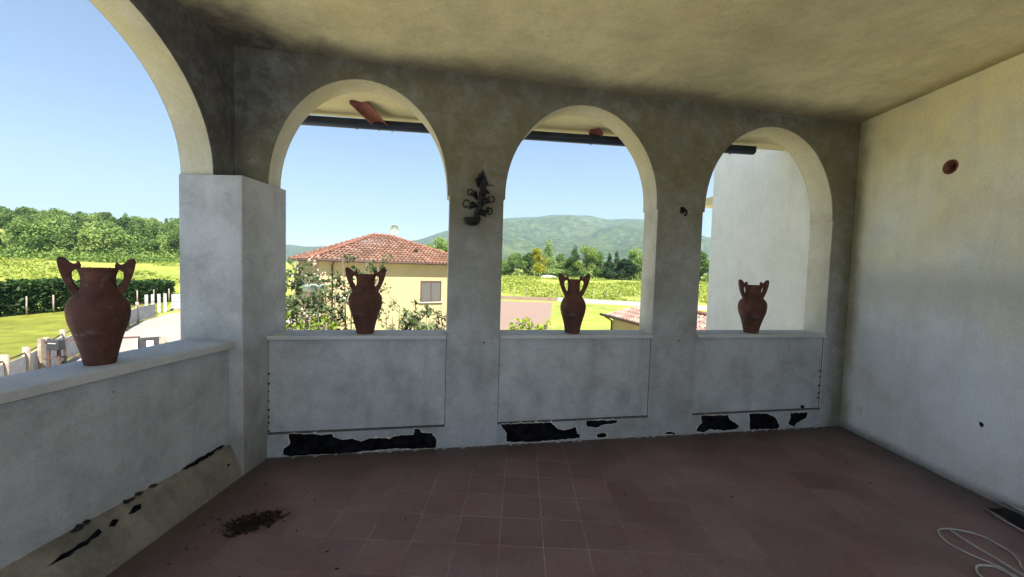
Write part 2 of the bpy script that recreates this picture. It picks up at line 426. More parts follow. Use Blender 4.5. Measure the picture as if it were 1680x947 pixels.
def floor_mat():
    m, nt, b, out = new_mat('terracotta_floor')
    p = pos(nt)
    T = .2485
    sep = nd(nt, 'ShaderNodeSeparateXYZ'); nt.links.new(p, sep.inputs[0])
    wob = noise(nt, p, 3, 2, .5)
    def line(axis, off):
        v = math_(nt, 'ADD', sep.outputs[axis], off)
        v = math_(nt, 'DIVIDE', v, T)
        fl = math_(nt, 'FLOOR', v)
        fr = math_(nt, 'SUBTRACT', v, fl)
        dd = math_(nt, 'MINIMUM', fr, math_(nt, 'SUBTRACT', 1.0, fr))
        return fl, dd
    fx, dx = line(0, 20 * T + .080)
    fy, dy = line(1, 40 * T - 2.135)
    d = math_(nt, 'MINIMUM', dx, dy)
    mr = nd(nt, 'ShaderNodeMapRange'); mr.inputs[1].default_value = .004; mr.inputs[2].default_value = .013
    mr.inputs[3].default_value = 1; mr.inputs[4].default_value = 0
    nt.links.new(d, mr.inputs[0])
    grout = mr.outputs[0]
    cb = nd(nt, 'ShaderNodeCombineXYZ'); nt.links.new(fx, cb.inputs[0]); nt.links.new(fy, cb.inputs[1])
    wn = nd(nt, 'ShaderNodeTexWhiteNoise'); wn.noise_dimensions = '2D'; nt.links.new(cb.outputs[0], wn.inputs['Vector'])
    tile = ramp(nt, wn.outputs[0], [(0, (.175, .094, .102)), (.5, (.205, .113, .122)), (1, (.235, .135, .142))])
    # dust film and grime, both hiding the joints in places
    dust = noise(nt, p, 1.1, 6, .62, .5)
    g2 = noise(nt, p, 2.3, 5, .6)
    ax = math_(nt, 'ABSOLUTE', math_(nt, 'SUBTRACT', sep.outputs[0], .05))
    vf = math_(nt, 'SUBTRACT', math_(nt, 'ADD', noise(nt, p, 1.1, 5, .7, .3), .16), math_(nt, 'MULTIPLY', ax, .20))
    vis = ramp(nt, vf, [(.46, rgbw(.03)), (.60, rgbw(1))])
    c = mix(nt, math_(nt, 'MULTIPLY', math_(nt, 'MULTIPLY', grout, vis), ramp(nt, noise(nt, p, 5.5, 5, .7, .3), [(.36, rgbw(.12)), (.56, rgbw(1))])), tile, (.46, .38, .37))
    c = mix(nt, ramp(nt, dust, [(.4, rgbw(0)), (.72, rgbw(.6))]), c, (.30, .245, .265))
    c = mix(nt, ramp(nt, g2, [(.5, rgbw(0)), (.75, rgbw(.65))]), c, (.13, .090, .085))
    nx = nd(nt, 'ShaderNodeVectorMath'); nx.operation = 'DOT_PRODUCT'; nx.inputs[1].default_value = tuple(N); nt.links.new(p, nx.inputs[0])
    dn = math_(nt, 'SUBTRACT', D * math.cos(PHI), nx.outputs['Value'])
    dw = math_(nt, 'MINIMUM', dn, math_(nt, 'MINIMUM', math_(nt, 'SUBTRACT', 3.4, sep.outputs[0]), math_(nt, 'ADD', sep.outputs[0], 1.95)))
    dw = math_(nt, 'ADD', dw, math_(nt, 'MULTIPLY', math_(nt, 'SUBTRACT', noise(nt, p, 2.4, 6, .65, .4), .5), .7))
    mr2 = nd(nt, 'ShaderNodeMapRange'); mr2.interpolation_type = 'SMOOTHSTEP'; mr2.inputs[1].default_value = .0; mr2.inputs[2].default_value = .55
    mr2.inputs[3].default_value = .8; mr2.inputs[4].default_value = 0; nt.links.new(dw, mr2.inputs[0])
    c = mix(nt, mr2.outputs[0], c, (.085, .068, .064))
    sp = noise(nt, p, 13, 4, .6)
    c = mix(nt, ramp(nt, sp, [(.70, rgbw(0)), (.74, rgbw(.5))]), c, (.30, .26, .24))
    c = mix(nt, .4, c, ramp(nt, noise(nt, p, 45, 4, .6), [(.3, rgbw(.5)), (.7, rgbw(1))]), 'MULTIPLY')
    nt.links.new(c, b.inputs['Base Color'])
    nt.links.new(ramp(nt, dust, [(.3, rgbw(.36)), (.7, rgbw(.7))]), b.inputs['Roughness'])
    b.inputs['Specular IOR Level'].default_value = .35
    h = math_(nt, 'SUBTRACT', math_(nt, 'MULTIPLY', noise(nt, p, 30, 4, .6), .25), grout)
    bump(nt, b, h, .25, .004)
    return m
M['floor'] = floor_mat()

# ------------------------------------------------------------------ loggia frame
PHI, D = 0.2164, 3.4274
U = Vector((math.cos(PHI), math.sin(PHI), 0)); N = Vector((-math.sin(PHI), math.cos(PHI), 0))
def F(s, n, z): return Vector((0, D, 0)) + U * s + N * n + Vector((0, 0, z))
ZC = 3.14
XI, XO = -2.18, -2.42
GZ = -2.8                      # outside ground level by the house

def cutout(name, outline, holes, thick, place, mat, parent, bev=.006, reveal=None):
    cu = bpy.data.curves.new(name, 'CURVE'); cu.dimensions = '2D'; cu.fill_mode = 'BOTH'
    cu.extrude = thick / 2 - bev; cu.bevel_depth = bev; cu.bevel_resolution = 1; cu.offset = -bev
    for loop in [outline] + holes:
        sp = cu.splines.new('POLY'); sp.points.add(len(loop) - 1)
        for i, (a, b) in enumerate(loop): sp.points[i].co = (a, b, 0, 1)
        sp.use_cyclic_u = True
    to = bpy.data.objects.new(name, cu); COL.objects.link(to)
    dg = bpy.context.evaluated_depsgraph_get()
    me = bpy.data.meshes.new_from_object(to.evaluated_get(dg))
    bpy.data.objects.remove(to)
    for v in me.vertices:
        v.co = place(v.co.x, v.co.y, v.co.z + thick / 2)
    me.update()
    bm = bmesh.new(); bm.from_mesh(me); bmesh.ops.recalc_face_normals(bm, faces=bm.faces); bm.to_mesh(me); bm.free()
    me.materials.clear(); me.materials.append(mat)
    if reveal:
        nn = (Vector(place(0, 0, 1)) - Vector(place(0, 0, 0))).normalized()
        me.materials.append(reveal)
        for p_ in me.polygons:
            if abs(p_.normal.dot(nn)) < .3: p_.material_index = 1
    o = bpy.data.objects.new(name, me); COL.objects.link(o)
    o.parent = parent
    return o

ZSP = 2.14
def arch_hole(a, b, zb, apex, step=.014, n=36):
    c = (a + b) / 2; hw = (b - a) / 2 - step; h = apex - ZSP
    pts = [(a, zb), (a, ZSP)]; step = .02
    for i in range(n + 1):
        t = math.pi - math.pi * i / n
        w = math.sin(t)
        # slightly uneven, hand-made arc
        e = 1 + .006 * math.sin(5 * t + a)
        pts.append((c + hw * math.cos(t) * e, ZSP + .002 + h * (w ** .97)))
    pts += [(b, ZSP), (b, zb)]
    return pts

arcade = empty('arcade_wall', F(0, 0, 0), 0, 'long grimy plaster wall with three arched openings above low parapets', 'wall')
OA = [(-2.015, -.632), (-.178, 1.268), (1.735, 3.225)]
def pf(a, b, t): return local(arcade, F(a, t, b))
cutout('wall_body', [(-2.25, GZ), (3.9, GZ), (3.9, 3.3), (-2.25, 3.3)],
       [arch_hole(a, b, -.02, 3.0) for a, b in OA], .25, pf, M['wall'], arcade, reveal=M['reveal'])
for k, (a, b) in enumerate(OA):
    MB().fbox(lambda s, n, z: local(arcade, F(s, n, z)), a - .004, b + .004, .0, .236, -.02, .188).build('base_strip', M['wall'], arcade, .005)
    MB().fbox(lambda s, n, z: local(arcade, F(s, n, z)), a - .004, b + .004, .018, .22, .194, .94).build('parapet_panel', M['panel'], arcade, .006)
    for (s0, s1, z0, z1) in ((a - .003, a + .005, .19, .94), (b - .005, b + .003, .19, .94), (a + .005, b - .005, .186, .198)):
        MB().fbox(lambda s, n, z: local(arcade, F(s, n, z)), s0, s1, .0135 if z0 > .187 else -.0015, .03, z0, z1).build('joint', M['joint'], arcade)
    MB().fbox(lambda s, n, z: local(arcade, F(s, n, z)), a + .003, b - .003, -.018, .275, .943, .9766).build('window_sill', M['sill'], arcade, .004)
for (s0, zs_) in ((-2.008, (.22, .27, .33, .38, .46, .52, .60, .66)), (3.205, (.30, .36, .43, .52, .60)), (3.50, (.06, .11, .16, .21, .46, .52))):
    for z in zs_:
        z += 0.01 * math.sin(z * 50); r_2 = .004 + .003 * abs(math.sin(z * 77))
        MB().tube([local(arcade, F(s0, .010 if s0 < 3.4 else -.002, z)), local(arcade, F(s0, .03, z))], r_2 * 1.3, 7).build('nail_hole', M['dark'], arcade)
# patches where the plaster has fallen off and the black bitumen shows
PATCH = {
 'A': [(-1.898, 0.021), (-1.893, 0.071), (-1.847, 0.105), (-1.857, 0.186), (-1.719, 0.179), (-1.635, 0.169), (-1.532, 0.17), (-1.522, 0.142), (-1.455, 0.118), (-1.379, 0.124), (-1.311, 0.095), (-1.242, 0.121), (-1.144, 0.116), (-1.084, 0.104), (-1.044, 0.128), (-0.893, 0.13), (-0.883, 0.183), (-0.842, 0.177), (-0.831, 0.149), (-0.738, 0.137), (-0.7, 0.077), (-0.704, 0.01), (-0.839, 0.008), (-1.043, 0.021), (-1.3, 0.015), (-1.358, 0.004), (-1.531, 0.004), (-1.606, 0.009), (-1.755, 0.005), (-1.847, 0.004)],
 'B': [(-0.149, 0.186), (0.309, 0.183), (0.372, 0.119), (0.435, 0.102), (0.548, 0.127), (0.565, 0.065), (0.593, 0.054), (0.584, 0.024), (0.397, 0.018), (0.133, 0.012), (0.013, 0.019), (-0.095, 0.031), (-0.091, 0.099)],
 'C': [(0.64, 0.184), (0.952, 0.174), (0.942, 0.145), (0.813, 0.135), (0.749, 0.113), (0.653, 0.126)],
 'D': [(0.752, 0.045), (0.805, 0.061), (0.849, 0.051), (0.85, 0.02), (0.764, 0.018)],
 'E': [(1.429, 0.021), (1.486, 0.039), (1.556, 0.025), (1.557, 0.004)],
 'F': [(1.829, 0.178), (2.132, 0.172), (2.147, 0.127), (2.264, 0.056), (2.228, 0.024), (2.081, 0.02), (1.934, 0.039), (1.863, 0.01), (1.786, 0.024), (1.8, 0.067), (1.845, 0.108)],
 'G': [(2.368, 0.177), (2.571, 0.169), (2.678, 0.126), (2.737, 0.033), (2.713, 0.005), (2.506, 0.015), (2.392, 0.012)],
 'H': [(2.858, 0.164), (3.066, 0.16), (3.049, 0.103), (2.945, 0.057), (2.909, 0.018), (2.84, 0.051), (2.862, 0.107)],
 'I': [(2.99, .235), (3.03, .232), (3.035, .205), (3.0, .195)],
}
def patch(poly, place, parent, seed, name='bare_patch', rim=False):
    rng = random.Random(seed); out = []
    for i in range(len(poly)):
        a, b = poly[i], poly[(i + 1) % len(poly)]
        L = math.hypot(b[0] - a[0], b[1] - a[1]); k = max(1, int(L / .022))
        for j in range(k):
            t = j / k; jit = .0045 if j else .001
            out.append((a[0] + (b[0] - a[0]) * t + rng.uniform(-jit, jit), max(.003, a[1] + (b[1] - a[1]) * t + rng.uniform(-jit, jit))))
    n = len(out)
    ar = sum(out[i][0] * out[(i + 1) % n][1] - out[(i + 1) % n][0] * out[i][1] for i in range(n)); sg_ = -1 if ar > 0 else 1
    rim_ = []
    for i in range(n):
        a, b = out[i - 1], out[(i + 1) % n]; dx, dz = b[0] - a[0], b[1] - a[1]; L = math.hypot(dx, dz) or 1
        k = rng.uniform(.001, .011 if rng.random() < .8 else .022) * sg_; rim_.append((out[i][0] - dz / L * k, max(.002, out[i][1] + dx / L * k)))
    if not rim: rim_ = None
    else:
        vs = [place(x, z, .22) for x, z in rim_] + [place(x, z, 1.0) for x, z in rim_]
        o2 = MB().add(vs, [tuple(range(n)), tuple(range(2 * n - 1, n - 1, -1))] + [(i, i + n, (i + 1) % n + n, (i + 1) % n) for i in range(n)]).build('broken_edge', M['chip'], parent)
        bm = bmesh.new(); bm.from_mesh(o2.data); bmesh.ops.triangulate(bm, faces=[f for f in bm.faces if len(f.verts) > 4]); bmesh.ops.recalc_face_normals(bm, faces=bm.faces); bm.to_mesh(o2.data); bm.free()
    vs = [place(x, z, 0.0) for x, z in out] + [place(x, z, 1.0) for x, z in out]
    mb = MB().add(vs, [tuple(range(n)), tuple(range(2 * n - 1, n - 1, -1))] + [(i, i + n, (i + 1) % n + n, (i + 1) % n) for i in range(n)])
    o = mb.build(name, M['tar'], parent)
    bm = bmesh.new(); bm.from_mesh(o.data); bmesh.ops.triangulate(bm, faces=[f for f in bm.faces if len(f.verts) > 4]); bmesh.ops.recalc_face_normals(bm, faces=bm.faces); bm.to_mesh(o.data); bm.free()
    return o
for i, (k, poly) in enumerate(PATCH.items()):
    off = .012 if k == 'I' else 0.0
    patch(poly, lambda s, z, t, off=off: local(arcade, F(s, off - .0045 + t * .010, z)), arcade, i, rim=True)
# chipped plaster lumps along the floor joint
rng = random.Random(5)
mb = MB()
for i in range(70):
    s = rng.uniform(-1.95, 3.3); r = rng.uniform(.004, .012)
    c = local(arcade, F(s, -.006 - r, r * .4))
    mb.hexa([c + Vector((a * r * rng.uniform(.6, 1.5), b * r * rng.uniform(.6, 1.3), d * r * .5)) for d in (-1, 1) for a, b in ((-1, -1), (1, -1), (1, 1), (-1, 1))])
tag(mb.build('plaster_crumbs', M['wall']), 'crumbs of fallen plaster along the foot of the arcade', 'rubble', kind='stuff').location = arcade.location

# side wall with the big arch (left); unseen second arch added to let light in
side = empty('side_wall', (XI, 1.8, 0), 0, 'plaster wall with the large open arch at the left edge', 'wall')
def ps(a, b, t): return local(side, (XI - t, a, b))
def arch_side(a, b):
    c, hw = (a + b) / 2, (b - a) / 2; pts = [(a, 0.0), (a, ZSP)]
    for i in range(41):
        t = math.pi - math.pi * i / 40
        pts.append((c + hw * math.cos(t), ZSP + .002 + .88 * math.sin(t)))
    return pts + [(b + (.09 if b > 2 else 0), ZSP), (b + (.09 if b > 2 else 0), 0.0)]
cutout('wall_body', [(-1.95, GZ), (2.955, GZ), (2.955, 3.3), (-1.95, 3.3)], [arch_side(.84, 2.745), arch_side(-1.65, .50)], .24, ps, M['wall'], side, reveal=M['reveal'])
for a, b in ((.84, 2.74), (-1.65, .50)):
    xs = lambda y: -2.07 - .07 * (2.73 - y); xe = lambda y: -2.025 - .085 * (2.73 - y)
    A, B = a - .003, (2.735 if b > 2 else b + .003)
    q4 = [(-2.39, A), (xs(A), A), (xs(B), B), (-2.39, B)]
    MB().hexa([local(side, (x, y, z)) for z in (0, .925) for x, y in q4]).build('parapet_panel', M['panel'], side, .006)
    q4 = [(-2.415, A), (xe(A), A), (xe(B), B - .003), (-2.415, B - .003)]
    MB().hexa([local(side, (x, y, z)) for z in (.93, .9766) for x, y in q4]).build('window_sill', M['sill'], side, .005)
# mortar ledge along the foot of the wall, uneven top
ys = np.linspace(-1.9, 2.98, 130); prof = []
vs, fs = [], []
for i, y in enumerate(ys):
    w = mnoise.noise(Vector((y * 3, 0, 0))) * .012; w2 = mnoise.noise(Vector((y * 9, 4, 0))) * .005
    X0 = -2.07 - .07 * (2.73 - y)
    for (x, z) in ((X0 - .03, -.01), (X0 - .03, .235 + w * .6), (X0 + .005, .225 + w * .6), (X0 * .8 - 1.968 * .2, .20 + w), (X0 * .5 - 1.968 * .5, .14 + w), (X0 * .15 - 1.968 * .85 + w2, .06 + w2), (-1.968 + w2 * .6, 0 - .01)):
        vs.append(local(side, (x, min(y, 2.735), z)))
for i in range(len(ys) - 1):
    for k in range(6): fs.append((i * 7 + k, i * 7 + k + 1, (i + 1) * 7 + k + 1, (i + 1) * 7 + k))
MB().add(vs, fs, True).build('base_ledge', M['ledge'], side)
for i in range(16):
    q = random.Random(300 + i); y = q.uniform(1.2, 2.7); zq = q.choice((.232, .225, q.uniform(.02, .2))); w = q.uniform(.006, .03); h_ = q.uniform(.004, .010)
    pts_ = [(y + w * math.cos(a) * q.uniform(.6, 1.2), zq + h_ * math.sin(a) * q.uniform(.5, 1.3)) for a in [k * 2 * math.pi / 7 for k in range(7)]]
    vs = [local(side, (-1.968 + (-.102 - .07 * (2.73 - a)) * (b / .252) + dd, a, b)) for dd in (.007, -.01) for a, b in pts_]
    MB().add(vs, [tuple(range(7)), tuple(range(13, 6, -1))] + [(k, k + 7, (k + 1) % 7 + 7, (k + 1) % 7) for k in range(7)]).build('chip', M['litter'], side)
LP = [[(1.64, .0), (1.70, .010), (1.80, .008), (1.86, .022), (1.865, .006), (1.79, -.006), (1.70, -.004)],
      [(2.00, .012), (2.04, .026), (2.07, .022), (2.06, .006), (2.02, .004)],
      [(1.90, .010), (1.93, .024), (1.95, .012), (1.92, .0)], [(2.36, .062), (2.5, .068), (2.66, .072), (2.68, .062), (2.5, .052), (2.38, .054)]]
for i, poly in enumerate(LP):
    def pl(y, h, t):
        X0 = -2.07 - .07 * (2.73 - y); k_ = .62 + h * 5; x = -1.968 + (X0 + 1.968) * k_ + .006 - t * .02; z = .238 * k_ * 1.06 + .006 - t * .012
        return local(side, (x, y, z))
    patch([(y, .1 + h) for y, h in poly], lambda y, h, t: pl(y, h - .1, t), side, 40 + i)
for i, (y, z, w, h) in enumerate(((1.84, .105, .04, .022), (1.67, .11, .022, .022), (1.66, .07, .015, .015), (2.25, .07, .016, .012))):
    patch([(y - w / 2, z), (y - w / 5, z + h / 2), (y + w / 2, z + h / 3), (y + w / 4, z - h / 2), (y - w / 4, z - h / 3)], lambda a, b, t: local(side, (-1.968 + (-.102 - .07 * (2.73 - a)) * (b / .252) + .008 - .02 * t, a, b)), side, 60 + i)

# corner pillar
pil = empty('corner_pillar', (-2.2, 2.95, 0), 0, 'square pale grey plaster pillar in the corner between large arch and arcade', 'pillar')
pp = [(-1.968, 2.73), (-1.968, 3.248), (-2.43, 3.147), (-2.43, 2.738)]
mb = MB()
base = [local(pil, (x, y, GZ)) for x, y in pp]; top = [local(pil, (x, y, 2.146)) for x, y in pp]
mb.add(base + top, [(0, 1, 2, 3), (7, 6, 5, 4)] + [(i, i + 4, (i + 1) % 4 + 4, (i + 1) % 4) for i in range(4)])
mb.build('shaft', M['pillar'], pil, .008)

# right wall, unseen rear opening added for fill light
rw = empty('side_wall', (3.4, 2, 0), 0, 'blank whitish plaster wall with round pipe hole and yellow-tinted upper part', 'wall')
def pr(a, b, t): return local(rw, (3.4 + t, a, b))
def circ(cy, cz, r, n=28, j=.04, sd=3):
    q = random.Random(sd)
    return [(cy + r * math.cos(2 * math.pi * i / n) * (1 + q.uniform(-j, j)), cz + r * math.sin(2 * math.pi * i / n) * (1 + q.uniform(-j, j))) for i in range(n)]
cutout('wall_body', [(-1.95, GZ), (4.6, GZ), (4.6, 3.3), (-1.95, 3.3)], [circ(3.287, 2.471, .058), circ(2.932, .512, .022, 9, .25, 8)], .22, pr, M['rwall'], rw, .003)
pts = [local(rw, (3.401 + .20 * i / 4, 3.287, 2.471)) for i in range(5)]
ring = MB(); n = 24
for (xa, ra) in (): pass
vs = []
for x, r in ((3.398, .056), (3.398, .046), (3.58, .046), (3.58, .056)):
    vs += [local(rw, (x, 3.287 + r * math.cos(2 * math.pi * k / n), 2.471 + r * math.sin(2 * math.pi * k / n))) for k in range(n)]
fs = [(j * n + k, j * n + (k + 1) % n, ((j + 1) % 4) * n + (k + 1) % n, ((j + 1) % 4) * n + k) for j in range(4) for k in range(n)]
ring.add(vs, fs, True).build('pipe', M['terracotta'], rw)
back = MB(); 
MB().add([local(rw, (3.50, 3.287 + .046 * math.cos(2 * math.pi * k / n), 2.471 + .046 * math.sin(2 * math.pi * k / n))) for k in range(n)], [tuple(range(n))]).build('pipe_plug', M['vase'], rw)
MB().add([local(rw, (3.415, 2.932 + .03 * math.cos(2 * math.pi * k / 12), .512 + .03 * math.sin(2 * math.pi * k / 12))) for k in range(12)], [tuple(range(12))]).build('hole_lining', M['dark'], rw)
MB().box(-.007, .001, 1.89, 1.97, .21, .29).build('socket_plate', M['white'], rw, .003)
MB().box(.215, .22, -3, 2.6, 0, 3.2).build('outer_face', M['wing'], rw)
bw = MB().box(-2.6, 3.6, -1.95, -1.75, 2.65, 3.3).build('added_lintel', M['rwall'])
tag(bw, 'plain lintel over the unseen rear opening added to let light in', 'added_lintel')
tag(MB().box(-9, 10, -14, -1.96, -.3, -.02).build('bounce_terrace', M['bounce_grey']), kind='structure')  # unseen terrace, added to bounce cool light into the loggia

# floor and ceiling
fp = [(-2.4, -1.95), (3.45, -1.95), (3.45, 4.42), (-2.4, 3.15)]
tag(MB().hexa([(x, y, -.3) for x, y in fp] + [(x, y, 0) for x, y in fp]).build('floor', M['floor']), kind='structure')
tag(MB().hexa([(x, y, ZC) for x, y in fp] + [(x, y, ZC + .2) for x, y in fp]).build('ceiling', M['ceiling']), kind='structure')

# ------------------------------------------------------------------ eaves, gutter, wing
eav = empty('roof_eaves', F(0, .25, 3.0), 0, 'cream painted underside of the roof overhang outside the arches', 'eaves')
def fe(s, n, z): return local(eav, F(s, n, z))
MB().hexa([fe(-2.6, .252, 3.03), fe(3.24, .252, 3.03), fe(3.24, .68, 3.03), fe(-2.6, 1.03, 3.03), fe(-2.6, .252, 3.3), fe(3.24, .252, 3.3), fe(3.24, .68, 3.12), fe(-2.6, 1.03, 3.12)]).build('soffit', M['soffit'], eav)
gut = empty('gutter', F(0, .9, 2.9), 0, 'dark blue metal gutter along the roof edge above the arches', 'gutter')
ga, gb = F(-2.6, .95, 2.935), F(2.72, .54, 2.944)
gd = (gb - ga).normalized(); gn = Vector((-gd.y, gd.x, 0))
vs, fs = [], []
prof = [(math.cos(a) * .048, math.sin(a) * .040) for a in [math.pi + math.pi * i / 10 for i in range(11)]] + [(.048, .036), (.042, .036)] + [(math.cos(a) * .042, math.sin(a) * .034) for a in [2 * math.pi - math.pi * i / 10 for i in range(11)]] + [(-.042, .04), (-.048, .04)]
K = len(prof)
for t in (ga, gb):
    vs += [local(gut, t + gn * x + Vector((0, 0, z))) for x, z in prof]
fs = [(k, (k + 1) % K, K + (k + 1) % K, K + k) for k in range(K)]
MB().add(vs, fs).build('trough', M['gutter'], gut)
MB().add([local(gut, gb + gd * .002 + gn * x + Vector((0, 0, z))) for x, z in prof[:13]], [tuple(range(13))]).build('end_cap', M['gutter'], gut)
for t in np.linspace(.05, .95, 7):
    c = ga.lerp(gb, t)
    MB().tube([local(gut, c + gn * (math.cos(a) * .051) + Vector((0, 0, math.sin(a) * .043))) for a in [math.pi + math.pi * i / 10 for i in range(11)]], .006, 6).build('bracket', M['gutter'], gut)
fascia = MB()
def tile_piece(name, c, axis, side_, L, R, label, seed, mat='terracotta'):
    """broken half-round roof tile: c = one end, axis along its length"""
    q = random.Random(seed); c = Vector(c); ax = Vector(axis).normalized(); sx = Vector(side_).normalized(); up = ax.cross(sx).normalized()
    if up.z < 0: up = -up
    n, m_ = 10, 9; vs, fs = [], []
    for lay in (0, 1):
        for j in range(m_):
            for k in range(n + 1):
                a = rad(15) + rad(150) * k / n
                r = R * (1 - .25 * j / (m_ - 1)) + (.014 if lay == 0 else 0)
                jag = (q.uniform(-.02, .02) if j in (0, m_ - 1) and lay == 0 else 0)
                vs.append(ax * (L * j / (m_ - 1) + (jag if lay == 0 else 0)) + sx * (r * math.cos(a)) + up * (r * (math.sin(a) - .3) * .6))
    S = m_ * (n + 1)
    for j in range(m_ - 1):
        for k in range(n):
            i = j * (n + 1) + k
            fs.append((i, i + 1, i + n + 2, i + n + 1)); fs.append((S + i, S + i + n + 1, S + i + n + 2, S + i + 1))
    for k in range(n):
        fs.append((k, S + k, S + k + 1, k + 1)); i = (m_ - 1) * (n + 1) + k; fs.append((i, i + 1, S + i + 1, S + i))
    for j in range(m_ - 1):
        i = j * (n + 1); fs.append((i, i + n + 1, S + i + n + 1, S + i)); i += n; fs.append((i, S + i, S + i + n + 1, i + n + 1))
    o = MB().add(vs, fs, False).build(name, M[mat]); o.location = c
    return tag(o, label, 'roof tile', 'broken roof tiles at the eaves')
tile_piece('roof_tile', F(-1.44, .50, 3.0), F(-1.245, .95, 2.90) - F(-1.44, .50, 3.0), U, .46, .085, 'broken terracotta tile poking out over the gutter in the first arch, the longer one', 3)
tile_piece('roof_tile', F(.86, .55, 2.985), F(.93, .90, 2.90) - F(.86, .55, 2.985), U, .20, .07, 'short broken terracotta tile at the gutter in the middle arch', 6)

wing = empty('house_wing', F(3.4, 1, GZ), 0, 'smooth pale grey rendered wall jutting out behind the right-hand arch', 'building')
def fw(s, n, z): return local(wing, F(s, n, z))
MB().fbox(fw, 3.25, 6.5, .252, 1.86, GZ, 3.5).build('wall', M['wing'], wing, .01)
MB().fbox(fw, 4.27, 6.8, 3.1, 3.6, 2.86, 3.0).build('eaves', M['soffit'], wing)
MB().fbox(fw, 4.27, 6.8, 3.02, 3.1, 2.80, 2.92).build('fascia', M['gutter'], wing)
MB().fbox(fw, 4.3, 6.8, 1.9, 3.02, 3.0, 3.12).build('roof', M['soffit'], wing)

# ------------------------------------------------------------------ vases
def vase(name, P, rz, label, prof, hw=1.0, sc_=1.0, lean=0.0):
    e = empty(name, P, rz, label, 'vase', 'terracotta amphorae on the parapet sills')
    e.rotation_euler = (lean, lean * .6, rz)
    inner = [(prof[-1][0] - .006, prof[-1][1] + .004), (prof[-1][0] - .014, prof[-1][1] - .002), (prof[-3][0] - .014, prof[-3][1]), (prof[-5][0] - .014, prof[-5][1] - .03), (.02, prof[-5][1] - .12)]
    sub = []
    P_ = prof
    for i in range(len(P_) - 1):   # catmull-rom along the profile
        p0, p1, p2, p3 = P_[max(i - 1, 0)], P_[i], P_[i + 1], P_[min(i + 2, len(P_) - 1)]
        for t in (0, .25, .5, .75):
            sub.append(tuple(.5 * ((2 * p1[k]) + (-p0[k] + p2[k]) * t + (2 * p0[k] - 5 * p1[k] + 4 * p2[k] - p3[k]) * t * t + (-p0[k] + 3 * p1[k] - 3 * p2[k] + p3[k]) * t ** 3) for k in (0, 1)))
    sub.append(P_[-1])
    full = [(r * sc_, z * sc_) for r, z in sub + inner]
    ph = random.Random(name + label).uniform(0, 6)
    MB().lathe(full, 40, wob=lambda a, z: .012 * math.sin(2 * a + ph + z * 4) + .006 * math.sin(5 * a + z * 30)).build('body', M['vase'], e)
    neck = prof[-4][0]; zr = prof[-1][1]; sh = max(r for r, z in prof)
    out = [(neck * .98, .335), (neck + .022, .335), (neck + .040, .37), (neck + .058, .41), (neck + .072, .45), (neck + .082, .49), (neck + .088, .525), (neck + .084, .545), (neck + .072, .549), (neck + .055, .540), (neck + .040, .522),
           (neck + .024, .512), (neck + .012, .516), (neck + .004, .532), (neck - .006, .505), (neck + .000, .485), (neck + .022, .482), (neck + .032, .470), (neck + .032, .44), (neck + .022, .41), (neck + .006, .385), (neck - .012, .36)]
    dz = zr - .49
    for sgn in (1, -1):
        m = len(out); th = .017; vs = []
        for y in (-th, th):
            for (x, z) in out:
                xx = neck + (x - neck) * hw
                taper = 1 if z < .5 else 1 - (z - .5) * 6
                vs.append((sgn * xx * sc_, y * taper * sc_, (z + dz) * sc_))
        fs = [tuple(range(m)), tuple(range(2 * m - 1, m - 1, -1))] + [(i, i + m, (i + 1) % m + m, (i + 1) % m) for i in range(m)]
        o = MB().add(vs, fs).build('handle', M['vase'], e)
        bm = bmesh.new(); bm.from_mesh(o.data); bmesh.ops.recalc_face_normals(bm, faces=bm.faces); bmesh.ops.triangulate(bm, faces=[f for f in bm.faces if len(f.verts) > 4]); bm.to_mesh(o.data); bm.free()
        md = o.modifiers.new('bevel', 'BEVEL'); md.width = .006 * sc_; md.segments = 3; md.limit_method = 'ANGLE'; md.angle_limit = rad(40)
        for p_ in o.data.polygons: p_.use_smooth = True
    return e
round_p = [(.068, 0), (.072, .012), (.082, .06), (.104, .14), (.128, .21), (.136, .26), (.134, .30), (.118, .335), (.088, .365), (.080, .385), (.074, .42), (.076, .455), (.086, .482), (.091, .49)]
slim_p = [(.066, 0), (.069, .012), (.076, .06), (.090, .12), (.108, .18), (.117, .225), (.115, .265), (.100, .305), (.078, .34), (.062, .365), (.056, .41), (.056, .45), (.062, .48), (.066, .492)]
ZS = .9768
vase('amphora', (-2.250, 2.040, ZS), rad(42), 'large round-bellied terracotta amphora on the sill of the big left arch', [(r * .90, z * 1.03) for r, z in round_p], .88, 1.01, .0)
vase('amphora', F(-1.305, .10, ZS), rad(8), 'dark terracotta amphora in the first arch, in front of the yellow house', [(r * .96, z) for r, z in round_p], 1.05, 1.0)
vase('amphora', F(.515, .10, ZS), rad(4), 'slim dark terracotta amphora standing in the middle arch', slim_p, 1.05, 1.0)
vase('amphora', F(2.425, .10, ZS), rad(2), 'terracotta amphora in the right arch, before the pale wall', [(r * .97, z) for r, z in round_p], .95, .98)

